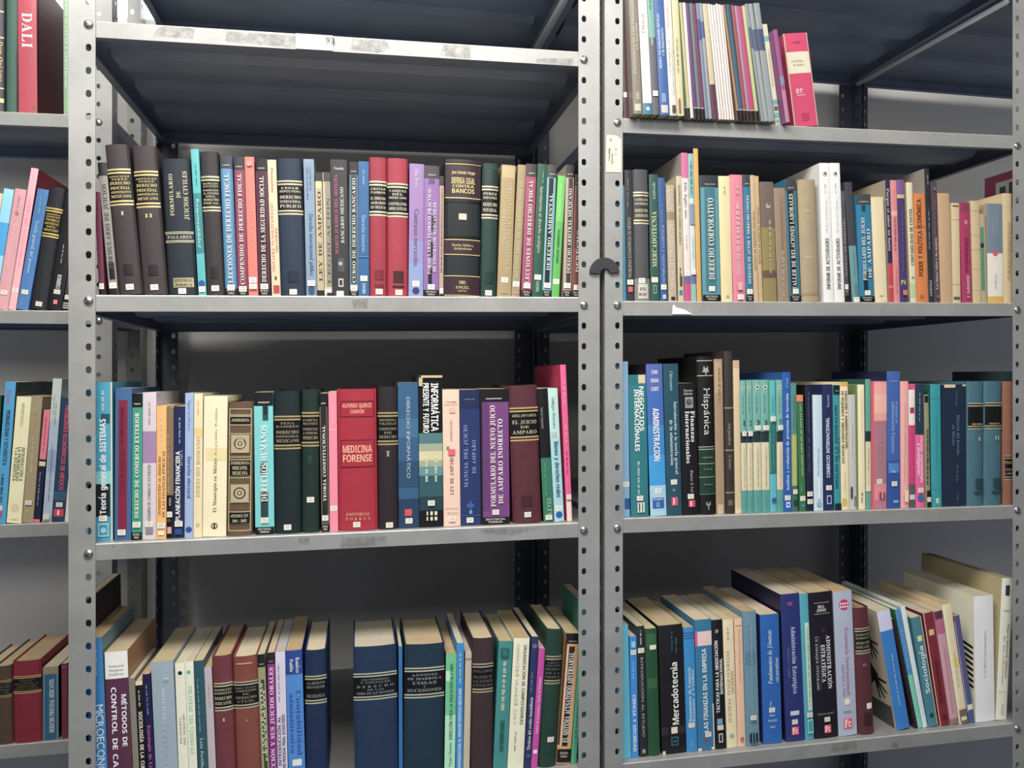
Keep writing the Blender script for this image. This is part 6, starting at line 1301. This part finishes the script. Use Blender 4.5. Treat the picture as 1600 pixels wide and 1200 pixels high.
slip('paper_label', [(462, 76), (462, 52.3), (520, 56), (520, 79.5)], 'white paper label reading 93 on the middle rack\'s empty top shelf edge', 'label', cmat('d4d2cc'), [('93', 509, 67, 8, False)])
slip('paper_tag', [(946.5, 269), (947.5, 211), (960, 211.5), (968, 215), (970.5, 219), (970.5, 269.5)], 'cream paper tag stuck on the right rack\'s left post', 'tag', cmat('d8cfb4'),
     [('17', 951.5, 216, 4, True), ('Biblioteca', 950.5, 232, 3, True), ('Derecho', 955, 240, 3, True), ('II - 3', 961, 232, 3, True)], Y=-.0006)
slip('torn_paper', [(1050, 491), (1050.5, 479), (1052.5, 475.5), (1056, 480), (1063, 482), (1070, 484), (1082, 491)], 'torn scrap of white paper on the right rack\'s second shelf edge', 'paper scrap', cmat('e8e6e0'))


def residue_mat():
    m = bpy.data.materials.new('adhesive residue')
    m.use_nodes = True
    nt = m.node_tree
    b = nt.nodes['Principled BSDF']
    b.inputs['Base Color'].default_value = (.16, .145, .125, 1)
    b.inputs['Roughness'].default_value = .8
    tc = nt.nodes.new('ShaderNodeTexCoord')
    n = nt.nodes.new('ShaderNodeTexNoise')
    n.inputs['Scale'].default_value = 70
    n.inputs['Detail'].default_value = 8
    n.inputs['Roughness'].default_value = .75
    r = nt.nodes.new('ShaderNodeValToRGB')
    r.color_ramp.elements[0].position = .36
    r.color_ramp.elements[0].color = (0, 0, 0, 1)
    r.color_ramp.elements[1].position = .66
    r.color_ramp.elements[1].color = (.45, .45, .45, 1)
    nt.links.new(tc.outputs['Object'], n.inputs['Vector'])
    nt.links.new(n.outputs['Fac'], r.inputs['Fac'])
    nt.links.new(r.outputs['Color'], b.inputs['Alpha'])
    return m


RES = residue_mat()


def residue(parent, pts):
    w_ = [px(x, y, 0) for x, y in pts]
    mb = MB()
    n = len(w_)
    ox, oy = parent.location.x, parent.location.y
    mb.add([(x - ox, TH - .0006 - oy, z) for x, z in w_], [tuple(range(n))], RES)
    mb.build('adhesive_residue', parent)


for pts in ([(238, 55), (246, 44), (256, 39), (305, 43), (300, 60)], [(352, 64), (354, 48), (462, 55), (461, 74)], [(548, 77), (551, 60), (606, 62), (608, 80), (590, 82)],
            [(688, 86), (692, 69), (735, 70), (736, 91), (710, 89)], [(838, 97), (839, 91), (896, 90), (896, 102)]):
    residue(RB, pts)
for pts in ([(466, 840), (466, 848), (482, 852), (484, 840)], [(532, 856), (534, 840), (605, 838), (604, 852)], [(750, 832), (752, 827), (848, 824), (800, 836)], [(550, 468), (575, 466), (574, 481), (552, 482)]):
    residue(RB, pts)
for pts in ([(1298, 1176), (1302, 1163), (1338, 1158), (1340, 1170)], [(1392, 1168), (1396, 1160), (1404, 1160), (1404, 1168)]):
    residue(RC, pts)

dup = {}
for l in BOOKLABELS:
    dup[l] = dup.get(l, 0) + 1
import re
for l, n in dup.items():
    if n > 1 or len(re.findall(r"[A-Za-zÀ-ÿ0-9']+", l)) > 16:
        print('LABEL', n, len(l.split()), l)
print('books', NB)
